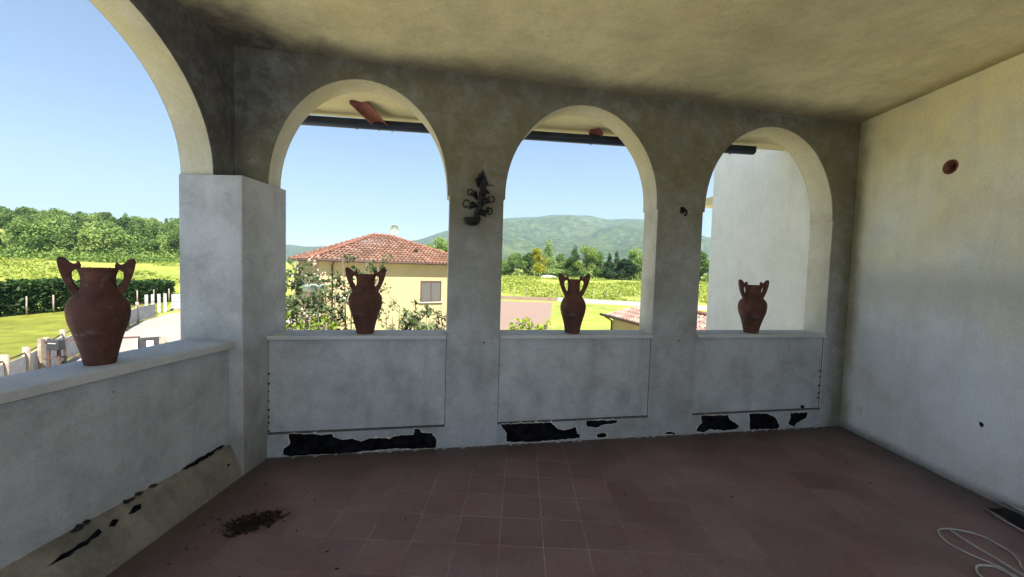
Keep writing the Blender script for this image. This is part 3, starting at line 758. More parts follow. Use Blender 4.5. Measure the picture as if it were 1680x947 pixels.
# ------------------------------------------------------------------ wall fixtures
con = empty('wall_ornament', F(-.39, 0, 1.88), 0, 'black wrought-iron wall ornament with curled leaves on the first pier', 'ornament')
def fc(s, n, z): return local(con, F(s, n, z))
blade = [(-.371, 2.373), (-.345, 2.31), (-.315, 2.242), (-.335, 2.236), (-.345, 2.17), (-.352, 2.10), (-.362, 2.05), (-.385, 2.005), (-.382, 1.955), (-.43, 1.955), (-.43, 2.0), (-.412, 2.06), (-.40, 2.13), (-.39, 2.20), (-.385, 2.25), (-.392, 2.26), (-.385, 2.32)]
m = len(blade)
mb = MB().add([fc(s, -.03, z) for s, z in blade] + [fc(s, -.052, z) for s, z in blade], [tuple(range(m)), tuple(range(2 * m - 1, m - 1, -1))] + [(i, i + m, (i + 1) % m + m, (i + 1) % m) for i in range(m)])
mb.build('stem', M['iron'], con, .004)
cup = [(.012, 0), (.05, .01), (.068, .035), (.072, .06), (.066, .062), (.05, .03), (.01, .02)]
MB().lathe(cup, 20, tuple(fc(-.45, -.08, 1.895))).build('cup', M['iron'], con)
for i, (s0, z0, s1, z1, w) in enumerate(((-.40, 2.0, -.31, 1.975, .028), (-.375, 2.08, -.285, 2.10, .03), (-.37, 2.15, -.29, 2.175, .022), (-.41, 2.06, -.50, 2.03, .03), (-.41, 2.12, -.49, 2.165, .026), (-.40, 2.22, -.43, 2.30, .022), (-.34, 2.02, -.30, 2.01, .03), (-.395, 2.26, -.37, 2.34, .02))):
    L = 8; vs = []; fs = []
    s1 = s0 + (s1 - s0) * .72; z1 = z0 + (z1 - z0) * .8
    for j in range(L + 1):
        t = j / L; s = s0 + (s1 - s0) * t; z = z0 + (z1 - z0) * t + .02 * math.sin(t * math.pi) ; wd = .72 * w * math.sin(math.pi * min(1, t * .9 + .08)) + .003
        bow = -.04 - .035 * math.sin(t * 2.6)
        dx, dz = (s1 - s0), (z1 - z0); ln = math.hypot(dx, dz); px, pz = -dz / ln, dx / ln
        for q in (-1, 0, 1):
            for dn in (0,):
                vs.append(fc(s + px * wd * q, bow - (.012 if q == 0 else 0), z + pz * wd * q))
    for j in range(L):
        for q in (0, 1): fs.append((j * 3 + q, j * 3 + q + 1, j * 3 + q + 4, j * 3 + q + 3))
    o = MB().add(vs, fs, True).build('leaf', M['iron'], con)
    sm_ = o.modifiers.new('solid', 'SOLIDIFY'); sm_.thickness = .004
for i, (cs, cz, r0, d0) in enumerate(((-.50, 2.07, .035, 0), (-.30, 2.03, .03, 3), (-.285, 2.13, .03, 2.6), (-.47, 2.17, .025, .4))):
    MB().tube([fc(cs + r0 * (1 - t * .6) * math.cos(d0 + t * 6), -.045, cz + r0 * 1.3 * (1 - t * .6) * math.sin(d0 + t * 6)) for t in [k / 18 for k in range(19)]], .0055, 6).build('scroll', M['iron'], con)
MB().tube([fc(-.36, -.05, 2.235), fc(-.30, -.055, 2.24), fc(-.268, -.045, 2.236)], .004, 6).build('arm', M['iron'], con)
MB().tube([fc(-.37, .004, 2.10), fc(-.37, -.04, 2.10)], .012, 8).build('wall_plate', M['iron'], con)

hk = empty('wall_hook', F(1.50, 0, 2.12), 0, 'small black iron hook on the second pier', 'hook')
def fh(s, n, z): return local(hk, F(s, n, z))
MB().tube([fh(1.515, .002, 2.15), fh(1.518, -.03, 2.152), fh(1.524, -.05, 2.13), fh(1.522, -.055, 2.10), fh(1.508, -.05, 2.088)], .010, 8).build('hook', M['iron'], hk)
MB().fbox(fh, 1.492, 1.538, -.006, .002, 2.115, 2.175).build('plate', M['iron'], hk, .004)
for (s, z, lb) in ((-.315, .911, 'small dark screw hole low on the first pier'), (1.544, .917, 'small dark screw hole low on the second pier')):
    o = MB().tube([F(s, -.002, z), F(s, .01, z)], .007, 10).build('screw_plug', M['dark']); tag(o, lb, 'screw plug', 'screw plugs on the piers')

# ------------------------------------------------------------------ floor clutter
def smooth_path(pts, k=5):
    out = []
    for i in range(len(pts) - 1):
        p0, p1, p2, p3 = [Vector(pts[max(0, min(len(pts) - 1, j))]) for j in (i - 1, i, i + 1, i + 2)]
        for q in range(k):
            t = q / k
            out.append(.5 * ((2 * p1) + (-p0 + p2) * t + (2 * p0 - 5 * p1 + 4 * p2 - p3) * t * t + (-p0 + 3 * p1 - 3 * p2 + p3) * t ** 3))
    out.append(Vector(pts[-1])); return out
h1 = [(2.55, 1.7), (2.70, 1.95), (2.769, 2.129), (2.817, 2.188), (2.863, 2.264), (2.867, 2.335), (2.86, 2.401), (2.815, 2.437), (2.774, 2.452), (2.727, 2.462), (2.666, 2.454), (2.623, 2.428), (2.593, 2.383), (2.574, 2.328), (2.58, 2.272), (2.613, 2.207), (2.639, 2.162), (2.657, 2.122), (2.647, 2.0), (2.6, 1.8),
      (2.5, 1.75), (2.44, 1.9), (2.459, 2.052), (2.478, 2.091), (2.507, 2.119), (2.537, 2.135), (2.586, 2.138), (2.623, 2.127), (2.634, 2.05), (2.61, 1.85), (2.66, 1.80), (2.69, 1.95), (2.695, 2.146), (2.698, 2.192), (2.693, 2.255), (2.691, 2.325), (2.695, 2.38), (2.705, 2.437)]
zz = [.007 + (.010 if i > 28 else (.006 if i > 17 else 0)) for i in range(len(h1))]
hose = MB().tube(smooth_path([(x, y, z) for (x, y), z in zip(h1, zz)]), .0050, 8).build('cable', M['wire'])
tag(hose, 'thin grey cable lying in loops on the floor tiles at lower right', 'cable')
bag = empty('folded_seat', (3.25, 2.6, 0), 0, 'crumpled black cloth with thin metal rods on the floor by the blank wall', 'folding stool')
q = random.Random(3)
vs, fs = [], []
for i in range(13):
    for j in range(9):
        a, b = i / 12, j / 8
        P0 = Vector((3.235 + .13 * b, 2.30 + .42 * a, 0)); P0.x += .02 * math.sin(a * 9)
        z = .012 + .03 * math.sin(math.pi * b) * math.sin(math.pi * a) + .022 * abs(mnoise.noise(Vector((a * 5, b * 5, 1))))
        vs.append(local(bag, (P0.x, P0.y, z if 0 < j < 8 and 0 < i < 12 else .003)))
for i in range(12):
    for j in range(8): k = i * 9 + j; fs.append((k, k + 9, k + 10, k + 1))
o = MB().add(vs, fs, True).build('cloth', M['black'], bag)
MB().tube([local(bag, P) for P in ((3.215, 2.698, .012), (3.192, 2.614, .014), (3.175, 2.549, .016), (3.165, 2.48, .018), (3.166, 2.40, .018), (3.18, 2.2, .016))], .006, 8).build('rod', M['chrome'], bag)
MB().tube([local(bag, P) for P in ((3.345, 2.72, .05), (3.335, 2.62, .062), (3.33, 2.45, .06))], .008, 8).build('rod', M['chrome'], bag)

def litter_mesh(cx, cy, rx, ry, n, seed, hmax, ang):
    q = random.Random(seed); mb = MB()
    for i in range(n):
        t = q.uniform(0, 2 * math.pi); rr = min(abs(q.gauss(0, .42)), 1.1)
        x0, y0 = rr * rx * math.cos(t), rr * ry * math.sin(t)
        x = x0 * math.cos(ang) - y0 * math.sin(ang); y = x0 * math.sin(ang) + y0 * math.cos(ang)
        z = q.uniform(.002, .004 + hmax * max(0, 1 - rr))
        L = q.uniform(.012, .05); w = q.uniform(.0012, .004) if q.random() < .6 else q.uniform(.006, .015)
        d = Vector((q.uniform(-1, 1), q.uniform(-1, 1), q.uniform(-.35, .35))).normalized() * L / 2
        c = Vector((x, y, max(z, abs(d.z) + .002)))
        mb.bar(c - d, c + d, w, max(.001, w * .3))
    return mb
o = litter_mesh(0, 0, .17, .10, 900, 2, .035, rad(35)).build('dead_leaf_pile', M['litter']); o.location = (-1.545, 2.225, 0)
tag(o, 'dark heap of dead leaves and twigs on the floor near the left wall', 'leaf litter', kind='stuff')
o = litter_mesh(0, 0, .17, .10, 60, 9, .045, rad(35)).build('dry_straw', M['drygrass']); o.location = (-1.54, 2.23, 0)
tag(o, 'pale dry straws caught in the heap of dead leaves', 'straw', kind='stuff')
mb = MB(); q = random.Random(12)
for i in range(80):
    x, y = (q.uniform(-1.95, 3.2), q.uniform(1.4, 3.4)) if i % 2 else (q.gauss(-1.65, .22), q.gauss(2.0, .28))
    if x < -1.93 or y > 3.1 + .22 * x: continue
    r = q.uniform(.002, .0055); a = q.uniform(0, 6)
    mb.bar((x - r * math.cos(a) * 2, y - r * math.sin(a) * 2, r * .35), (x + r * math.cos(a) * 2, y + r * math.sin(a) * 2, r * .4), r, r * .5)
tag(mb.build('floor_debris', M['litter']), 'scattered dark crumbs and leaf bits over the tiles', 'debris', kind='stuff')

# ------------------------------------------------------------------ terrain
def ss(a, b, x):
    t = max(0.0, min(1.0, (x - a) / (b - a))); return t * t * (3 - 2 * t)
def ground_h(x, y):
    r = math.hypot(x, y); az = math.degrees(math.atan2(x, y))
    left = 1 - ss(-40, -34, az)
    if az < -110 or az > 100: left = 0
    h = GZ
    hl = ss(56, 125, r) * 3.2 + ss(128, 250, r) * 11.0 + ss(250, 600, r) * 4
    hr = ss(56, 105, r) * 2.3 + ss(112, 1100, r) * 4
    h += hl * left + hr * (1 - left)
    h += (mnoise.noise(Vector((x * .02, y * .02, 0))) * .5 + mnoise.noise(Vector((x * .09, y * .09, 3))) * .2) * ss(60, 95, r)
    return h
rs = [0.0] + [3 * 1.075 ** i for i in range(102)]
rs = [r for r in rs if r < 4300] + [4300]
azs = list(np.arange(-180, -70, 5)) + list(np.arange(-70, 70, 1.0)) + list(np.arange(70, 180, 5))
vs = []; fs = []
for r in rs:
    for a in azs:
        x, y = r * math.sin(rad(a)), r * math.cos(rad(a))
        vs.append((x, y, ground_h(x, y)))
A_ = len(azs)
for i in range(len(rs) - 1):
    for k in range(A_):
        fs.append((i * A_ + k, (i + 1) * A_ + k, (i + 1) * A_ + (k + 1) % A_, i * A_ + (k + 1) % A_)[::-1])
tag(MB().add(vs, fs, True).build('ground', M['ground']), kind='structure')
def sheet(name, poly, mat, dz):
    n = len(poly); o = MB().add([(p.x, p.y, GZ + dz) for p in poly], [tuple(range(n))]).build(name, mat)
    bm = bmesh.new(); bm.from_mesh(o.data); bmesh.ops.triangulate(bm, faces=bm.faces); bmesh.ops.recalc_face_normals(bm, faces=bm.faces)
    for f_2 in bm.faces:
        if f_2.normal.z < 0: f_2.normal_flip()
    bm.to_mesh(o.data); bm.free()
    return tag(o, kind='structure')
FEN = [(-56, 17.3), (-53.72, 18.8), (-52.5, 20.0), (-50.25, 23.9), (-47.6, 29), (-45.02, 36.5), (-43.58, 38.9)]
sheet('lawn', [polar(a, r, 0) for a, r in FEN] + [polar(-42.3, 52.0, 0), polar(-48, 47.8, 0), polar(-54, 44.0, 0), polar(-66, 41, 0), polar(-80, 41, 0), polar(-78, 17, 0)], M['lawn'], .012)
sheet('gravel_road', [polar(-66, 12, 0), polar(-56, 17.3, 0)] + [polar(a, r, 0) for a, r in FEN[1:]] + [polar(-42.4, 41.5, 0), polar(-30, 42.5, 0), polar(-29, 6, 0), polar(-60, 5.5, 0)], M['gravel'], .020)
sheet('paved_yard', [polar(-14, 27, 0), polar(-12, 54, 0), polar(4.6, 53, 0), polar(4.2, 30, 0), polar(3, 18, 0), polar(-2, 18.5, 0)], M['pavers'], .02)
sheet('bounce_yard', [polar(a, 20.5 if -30 < a < 8 else (16 if -62 < a < 12 else 19), 0) for a in range(-176, 181, 8)], M['bounce_paving'], .028)  # unseen pale ground, added to bounce sunlight onto ceiling and walls
# mountain
def ridge_h(az, pts):
    if az <= pts[0][0]: return pts[0][1]
    for (a, e), (a2, e2) in zip(pts, pts[1:]):
        if az <= a2:
            t = (az - a) / (a2 - a); t = t * t * (3 - 2 * t) * .5 + t * .5; return e + (e2 - e) * t
    return pts[-1][1]
def mountain(name, pts, r0, rr, r1, mat, amp, seed, step=.35):
    az = np.arange(pts[0][0], pts[-1][0] + .01, step); rad_ = np.linspace(r0, r1, 60); vs = []; fs = []
    for r in rad_:
        t = (r - r0) / (rr - r0) if r <= rr else 1 - (r - rr) / (r1 - rr)
        t = max(0, t); prof_ = t ** 1.15
        for a in az:
            e = ridge_h(a, pts); H = rr * math.tan(rad(e))
            x, y = r * math.sin(rad(a)), r * math.cos(rad(a))
            nz = mnoise.fractal(Vector((x * .0028, y * .0028, seed)), 1.0, 2.0, 6)
            h = -6 + H * prof_ + nz * amp * min(1, t * 3) * (1 - .8 * max(0, t - .7) / .3)
            vs.append((x, y, h))
    n = len(az)
    for i in range(len(rad_) - 1):
        for k in range(n - 1): fs.append((i * n + k, i * n + k + 1, (i + 1) * n + k + 1, (i + 1) * n + k))
    return tag(MB().add(vs, fs, True).build(name, mat), kind='structure')
def mount_mat(name, c0, c1, c2):
    m, nt, b, out = new_mat(name)
    p = pos(nt)
    c = ramp(nt, noise(nt, p, .022, 10, .85, .3), [(.40, c0), (.5, c1), (.60, c2)])
    c = mix(nt, ramp(nt, noise(nt, p, .004, 5, .6), [(.52, rgbw(0)), (.7, rgbw(.5))]), c, (.17, .2, .07))
    nt.links.new(c, b.inputs['Base Color']); b.inputs['Roughness'].default_value = 1; b.inputs['Specular IOR Level'].default_value = 0
    bump(nt, b, noise(nt, p, .05, 6, .7), 1.0, 30)
    return m
M['mount'] = mount_mat('forested_mountain', (.03, .055, .02), (.065, .105, .03), (.14, .19, .06))
mountain('mountain', [(-26, .3), (-20, 2.6), (-15.4, 3.8), (-10.8, 5.3), (-6, 6.7), (-2.7, 7.35), (0.5, 7.7), (5.3, 8.15), (8.5, 7.95), (12.1, 7.55), (16.2, 7.55), (20, 6.6), (24.5, 5.0), (30, 3.2), (40, .5)], 1100, 2900, 3900, M['mount'], 66, 1.0)
mountain('hills', [(-48, 1.2), (-40, 1.8), (-34, 2.1), (-31, 2.35), (-29, 2.2), (-27, 2.4), (-23, 2.0), (-18, 2.3), (-12, 1.5)], 2600, 3500, 4200, M['mount'], 18, 5.0, .5)

# ------------------------------------------------------------------ vegetation
def leaf_cloud(pts, size, rng, flat=0.0):
    n = len(pts)
    d1 = rng.normal(size=(n, 3)); d1 /= np.linalg.norm(d1, axis=1)[:, None]
    d2 = np.cross(d1, rng.normal(size=(n, 3))); d2 /= np.linalg.norm(d2, axis=1)[:, None] + 1e-9
    s = size * rng.uniform(.6, 1.35, size=(n, 1))
    a, b = d1 * s, d2 * s * .62
    V = np.stack([pts - a, pts + b * .8 - a * .1, pts + a, pts - b * .8 + a * .1], 1).reshape(-1, 3)
    Fc = np.arange(4 * n).reshape(-1, 4)
    return V, Fc
def mesh_np(name, V, Fc, mat, parent=None):
    me = bpy.data.meshes.new(name)
    me.from_pydata(V.tolist(), [], Fc.tolist()); me.update()
    me.materials.append(mat)
    o = bpy.data.objects.new(name, me); COL.objects.link(o)
    if parent is not None: o.parent = parent
    return o
def lobes_points(lobes, n, rng):
    vol = np.array([l[3] ** 2 * l[4] for l in lobes]); vol = vol / vol.sum()
    idx = rng.choice(len(lobes), n, p=vol); L = np.array(lobes)[idx]
    d = rng.normal(size=(n, 3)); d /= np.linalg.norm(d, axis=1)[:, None]
    rr = rng.uniform(.35, 1.0, size=(n, 1)) ** .45 * (1 + .12 * rng.normal(size=(n, 1)))
    return L[:, :3] + d * rr * np.stack([L[:, 3], L[:, 3], L[:, 4]], 1)
def tree_proto(name, H, W, mat, seed, kind='round', n=1500, leaf=.3):
    rng = np.random.default_rng(seed)
    e = empty(name, (0, 0, 0))
    lobes = []
    if kind == 'round':
        for i in range(13):
            a = rng.uniform(0, 2 * math.pi); t = rng.uniform(.32, .93); w = W * (1 - abs(t - .55) * 1.5) * rng.uniform(.25, .75)
            lobes.append((w * math.cos(a), w * math.sin(a), t * H, W * rng.uniform(.28, .45), H * rng.uniform(.09, .17)))
    elif kind == 'tall':
        for i in range(13):
            a = rng.uniform(0, 2 * math.pi); t = .22 + .74 * i / 12; w = W * .5 * rng.uniform(.1, 1) * (1.1 - t)
            lobes.append((w * math.cos(a), w * math.sin(a), t * H, W * (1.12 - t) * rng.uniform(.5, .8), H * rng.uniform(.06, .1)))
    else:  # cone
        for i in range(12):
            t = .12 + .84 * i / 11
            for k in range(3):
                a = rng.uniform(0, 6.28); w = W * (1.02 - t) * .45
                lobes.append((w * math.cos(a), w * math.sin(a), t * H, W * (1.05 - t) * .6, H * .045))
    V, Fc = leaf_cloud(lobes_points(lobes, n, rng), leaf, rng)
    mesh_np('crown', V, Fc, mat, e)
    mb = MB()
    q = random.Random(seed)
    mb.tube([(0, 0, -.5), (.03 * W, 0, H * .3), (-.02 * W, .03 * W, H * .6), (0, 0, H * .9)], [H * .022, H * .017, H * .011, H * .003], 7)
    for i in range(6):
        a = q.uniform(0, 6.28); t = q.uniform(.25, .6)
        mb.tube([(0, 0, H * t), (W * .25 * math.cos(a), W * .25 * math.sin(a), H * (t + .1)), (W * .6 * math.cos(a), W * .6 * math.sin(a), H * (t + .22))], [H * .009, H * .006, H * .002], 5)
    mb.build('trunk', M['bark'], e)
    return e
def place(proto, used, loc, s, rz, label, cat, group):
    o = proto if not used.get(proto.name) else copy_tree(proto)
    used[proto.name] = True
    o.location = loc; o.scale = s if isinstance(s, tuple) else (s, s, s); o.rotation_euler = (0, 0, rz)
    tag(o, label, cat, group)
    for k in ('label', 'category', 'group'):
        pass
    return o
used = {}
q = random.Random(77)
hp = [tree_proto('broadleaf_tree', 7.5, 3.1, M['leaf_hill'], 10 + i, 'round' if i != 3 else 'tall', 2600, .26) for i in range(5)]
k = 0
for row in range(11):
    r = 127 + row * 13.5
    da = 3.1 / r * 57.3 * 1.45
    a = -64.0
    while a < -33:
        rr = r + q.uniform(-4, 4); aa = a + q.uniform(-.4, .4) * da
        a += da * q.uniform(.8, 1.25)
        if row > 3 and (aa < -56 or aa > -38.5) : continue
        if row <= 3 and (aa < -62 or aa > -38.5): continue
        x, y = rr * math.sin(rad(aa)), rr * math.cos(rad(aa))
        place(hp[k % 5], used, (x, y, ground_h(x, y) - .4), q.uniform(.8, 1.25), q.uniform(0, 6.28), 'green broadleaf tree in the dense wood covering the hillside at left', 'tree', 'trees of the hillside wood'); k += 1
print('hill trees', k)
# tree line beyond the field, right
TL = [(-4.5, 5.6, 2.6, 'leaf_mid', 'round', 'mid-green bush-like tree, left end of the tree line beyond the field'),
      (-2.6, 5.0, 2.8, 'leaf_pale', 'round', 'low pale green tree at the left jamb of the middle arch'),
      (-0.8, 6.9, 2.6, 'leaf_pale', 'round', 'rounded mid-green tree left of the yellow tree'),
      (1.0, 7.0, 2.3, 'leaf_mid', 'round', 'green tree touching the yellow tree on its left'),
      (2.4, 8.6, 2.1, 'leaf_yellow', 'round', 'bright yellow-leaved tree in the line beyond the field'),
      (3.9, 11.2, 3.9, 'leaf_pale', 'tall', 'tallest pale green tree right behind the yellow tree'),
      (5.9, 7.4, 2.2, 'leaf_pale', 'round', 'pale green tree right of the tallest one'),
      (7.5, 9.6, 2.8, 'leaf_mid', 'tall', 'tall dense green tree, left of the twin above the slim vase'),
      (9.4, 9.2, 2.8, 'leaf_mid', 'round', 'broad dense green tree right above the slim vase'),
      (11.0, 7.2, 2.2, 'leaf_pale', 'round', 'lighter tree between the broad green one and the dark trees'),
      (12.3, 7.6, 1.9, 'leaf_dark', 'tall', 'dark tree, left one of the group'),
      (13.4, 8.4, 2.0, 'leaf_dark', 'tall', 'dark tree, tallest of the group'),
      (14.6, 6.6, 2.0, 'leaf_dark', 'round', 'dark wide low tree right of the tallest'),
      (15.7, 8.8, 2.6, 'leaf_pale', 'round', 'pale tree at the right jamb of the middle arch'),
      (16.9, 7.4, 2.2, 'leaf_mid', 'round', 'green tree hidden partly by the right jamb of the middle arch'),
      (24.0, 8.0, 2.4, 'leaf_mid', 'round', 'green tree seen in the slit at the left of the right arch'),
      (26.0, 7.0, 2.4, 'leaf_pale', 'round', 'pale tree beyond the pale jutting wall'),
      (-11.2, 9.5, 2.6, 'leaf_pale', 'round', 'pale green tree peeking over the right slope of the house roof'),
      (-13.0, 8.0, 2.4, 'leaf_mid', 'round', 'green tree behind the right slope of the house roof')]
for i, (az, H, W, mt, kd, lb) in enumerate(TL):
    r = 108 + q.uniform(-3, 6)
    if az < -10: r = 70
    if mt == 'leaf_yellow': r = 103
    x, y = r * math.sin(rad(az)), r * math.cos(rad(az))
    W *= 1.35 if kd != 'cone' else 1.2
    t = tree_proto('broadleaf_tree', H, W, M[mt], 50 + i, kd, 5200, .2)
    t.location = (x, y, ground_h(x, y) - .2 - (.4 if kd != 'cone' else 0)); tag(t, lb, 'tree', 'trees beyond the field')
# low scrub along the far field edge
rng = np.random.default_rng(4)
P = []
for i in range(620):
    az = rng.uniform(-6, 28) if i % 2 else rng.uniform(-58, -38); r = rng.uniform(118, 128) if az < -30 else rng.uniform(110, 122)
    x, y = r * math.sin(rad(az)), r * math.cos(rad(az)); c = np.array([x, y, ground_h(x, y) + .6]); s = rng.uniform(.7, 1.9)
    P.append(c + rng.normal(size=(40, 3)) * np.array([s, s, s * .6]))
V, Fc = leaf_cloud(np.concatenate(P), .28, rng)
tag(mesh_np('scrub', V, Fc, M['leaf_mid']), 'low green scrub along the far edge of the fields', 'scrub', kind='stuff')
# tall grass and weeds on the meadow
P = []
for i in range(5200):
    if i % 5 < 2: az, r = rng.uniform(-60, -38), rng.uniform(54, 124)
    else: az, r = rng.uniform(-6, 30), rng.uniform(56, 108)
    x, y = r * math.sin(rad(az)), r * math.cos(rad(az))
    if mnoise.noise(Vector((x * .06, y * .06, 9))) < -.12: continue
    z = ground_h(x, y); P.append(np.array([[x, y, z]]) + rng.normal(size=(7, 3)) * np.array([.5, .5, .14]) + np.array([0, 0, .15]))
P = np.concatenate(P); n = len(P)
d = np.stack([rng.normal(size=n) * .12, rng.normal(size=n) * .12, rng.uniform(.1, .28, n)], 1); w = rng.normal(size=(n, 3)) * np.array([.12, .12, 0.0])
V = np.stack([P - w, P + w, P + w * .3 + d, P - w * .3 + d], 1).reshape(-1, 3)
tag(mesh_np('meadow_grass', V, np.arange(4 * n).reshape(-1, 4), M['grassblade']), 'tall yellow-green meadow grass on the fields', 'grass', kind='stuff')

# hedge, left
hedge = empty('hedge', polar(-50, 48, GZ), 0, 'long clipped dark green hedge behind the lawn', 'hedge')
ha, hb = polar(-57.5, 43.2, GZ), polar(-42.7, 53.4, GZ)
hd = (hb - ha); HL = hd.length; hd.normalize(); hn = Vector((-hd.y, hd.x, 0))
n = 15000
t = rng.uniform(0, HL, n); z = rng.uniform(.03, 1, n) ** .85; y = rng.uniform(-.75, .75, n); face = rng.uniform(size=n)
y = np.where(face < .6, -.75 + rng.normal(size=n) * .10, y); z = np.where((face >= .6) & (face < .85), 1 + rng.normal(size=n) * .03, z)
hh = 2.42 - .42 * t / HL + .08 * np.sin(t * 1.3) + .06 * np.sin(t * 3.1)
P = np.array(ha)[None, :] + np.outer(t, np.array(hd)) + np.outer(y, np.array(hn)); P[:, 2] = GZ + z * hh
V, Fc = leaf_cloud(P, .16, rng); V -= np.array(hedge.location)
mesh_np('foliage', V, Fc, M['leaf_hedge'], hedge)
mb = MB()
for i in range(12):
    c = ha + hd * (HL * (i + .5) / 12); c = c - hedge.location
    MB().tube([c, c + Vector((0, 0, 1.9))], .05, 6).build('stem', M['bark'], hedge)
for i in range(9):
    c = ha + hd * (HL * (.15 + .8 * i / 8)) - hn * 1.05
    o = MB().tube([(0, 0, 0), (0, 0, 1.35)], .05, 7).build('fence_post', M['post']); o.location = c
    tag(o, 'thin pale concrete post in front of the long hedge', 'post', 'posts before the hedge')

# ------------------------------------------------------------------ shrubs right outside the first arch
def shrub(name, base, stems, mat, label, seed, leafn=90, leaf=.045, flowers=None, cat='shrub'):
    q = random.Random(seed); rg = np.random.default_rng(seed)
    e = empty(name, base, 0, label, cat)
    mb = MB(); pts = []; fl = []
    for (dx, dy, H) in stems:
        path = [Vector((dx * .3 * t * t + q.uniform(-.03, .03) * t + dx * .7 * t, dy * t, H * t)) for t in [k / 7 for k in range(8)]]
        mb.tube(path, [.03 * (1 - .85 * k / 7) + .003 for k in range(8)], 6)
        for b in range(int(H * 5)):
            t0 = q.uniform(.38, 1); i = min(6, int(t0 * 7)); p = path[i].lerp(path[i + 1], t0 * 7 - i if t0 < 1 else 1)
            a = q.uniform(0, 6.28); L = q.uniform(.18, .5) * (1.25 - t0 * .6)
            e2 = p + Vector((math.cos(a) * L, math.sin(a) * L, q.uniform(.1, .5) * L * 2))
            mb.tube([p, p.lerp(e2, .5) + Vector((0, 0, -.02)), e2], [.008, .006, .003], 5)
            for k in range(leafn // 6):
                pts.append(np.array(p.lerp(e2, q.uniform(.25, 1.05))) + rg.normal(size=3) * .035)
            if flowers and q.random() < flowers:
                for k in range(16): fl.append(np.array(e2) + rg.normal(size=3) * .05)
    mb.build('stem', M['bark'], e)
    V, Fc = leaf_cloud(np.array(pts), leaf, rg); mesh_np('foliage', V, Fc, M[mat], e)
    if fl:
        V, Fc = leaf_cloud(np.array(fl), .03, rg); mesh_np('blossoms', V, Fc, M['blossom'], e)
    return e
def top(az, r, el): return EYE.z + r * math.tan(rad(el)) - GZ
shrub('olive_shrub', polar(-30.4, 8.6, GZ), [(.35, .3, top(0, 8.6, -2.6)), (-.1, -.3, top(0, 8.6, -1.2)), (0, .1, top(0, 8.6, .4)), (-.25, 0, top(0, 8.6, -.2)), (.2, .2, top(0, 8.6, -1.8)), (.1, -.2, top(0, 8.6, -3.5))], 'leaf_olive', 'tall leafy shrub with pinkish blossom against the corner pillar', 21, 130, .045, .35)
shrub('olive_shrub', polar(-27.0, 8.2, GZ), [(.35, -.2, top(0, 8.2, -3.0)), (-.45, .2, top(0, 8.2, -4.2)), (-.1, 0, top(0, 8.2, -3.6)), (.2, .1, top(0, 8.2, -4.5)), (-.3, .1, top(0, 8.2, -5.0)), (.1, -.1, top(0, 8.2, -2.4))], 'leaf_olive', 'open olive-like shrub between the corner pillar and the dark vase', 22, 110, .045, .15)
shrub('olive_shrub', polar(-23.6, 8.0, GZ), [(-.15, 0, top(0, 8.0, 1.0)), (.25, .1, top(0, 8.0, .3)), (-.05, .1, top(0, 8, -1.5)), (.5, .1, top(0, 8, .2))], 'leaf_olive', 'tall thin-stemmed shrub rising behind the dark vase in the first arch', 23, 110, .042)
shrub('leafy_shrub', polar(-28.6, 7.6, GZ), [(0, 0, top(0, 7.6, -7.0)), (-.4, .1, top(0, 7.6, -6.6)), (.3, 0, top(0, 7.6, -7.6))], 'leaf_lime', 'low lime-green shrub just above the sill of the first arch', 24, 120, .045, .1)
SP = [(-17.3, -5.6, 'upright dark green sprig at the left of the low row in the first arch'), (-15.2, -5.3, 'tallest upright sprig of the low row under the house window'), (-13.5, -6.9, 'small sprig between the two taller ones of the row'), (-11.4, -5.6, 'upright sprig next to the first pier'), (-19.0, -7.7, 'short sprig at the left end of the low row'), (-16.2, -7.8, 'short bushy sprig near the sill, middle of the row'), (-12.5, -7.7, 'short bushy sprig near the sill, right of the window')]
for i, (az, el, lb) in enumerate(SP):
    shrub('sprig_shrub', polar(az, 7.0, GZ), [(0, 0, top(0, 7, el)), (.10, .05, top(0, 7, el - 1.2)), (-.12, .02, top(0, 7, el - 1.6))], 'leaf_dark' if i % 2 else 'leaf_olive', lb, 30 + i, 110, .04)
for (az, el, r, lb, sd) in ((-1.8, -7.9, 9, 'lime-green bush top at the left of the middle arch', 41), (0.6, -8.1, 9, 'lime-green bush just above the sill left of the slim vase', 42), (2.4, -7.4, 9.2, 'lime-green bush with a taller shoot near the slim vase', 43), (-0.6, -8.2, 8.6, 'flat lime-green bush along the sill of the middle arch', 44), (-41.9, -9.3, 13, 'ochre-green dry bush beside the corner pillar, over the left sill', 45), (13.6, -8.6, 11, 'yellow-green bush in front of the shed wall', 46)):
    b_ = shrub('low_bush', polar(az, r, GZ), [(.25 * math.cos(k * 1.3), .25 * math.sin(k * 1.3), top(0, r, el) * (1 - .05 * k)) for k in range(5)], 'leaf_lime', lb, sd, 130, .05)

# garden lamp by the shrubs
lp = empty('garden_lamp', polar(-28.2, 9.5, GZ), 0, 'grey-green garden lamp post with dish shade among the shrubs', 'lamp')
zt = 9.5 * math.tan(rad(-3.1)) + 1.55 - GZ
MB().tube([(0, 0, 0), (0, 0, zt - .1)], .045, 10).build('post', M['lampgreen'], lp)
MB().lathe([(.03, 0), (.16, .04), (.27, .12), (.30, .17), (.28, .17), (.12, .09), (.02, .07)], 20, (0, 0, zt - .12)).build('lamp_shade', M['lampgreen'], lp)
MB().tube([(.1, 0, zt + .02), (.14, 0, zt + .12), (.42, 0, zt + .13)], .025, 6).build('arm', M['frame'], lp)
MB().lathe([(.02, 0), (.12, .03), (.14, .12), (.08, .2), (.02, .22)], 14, (-.33, 0, zt - .08)).build('lantern', M['iron'], lp)

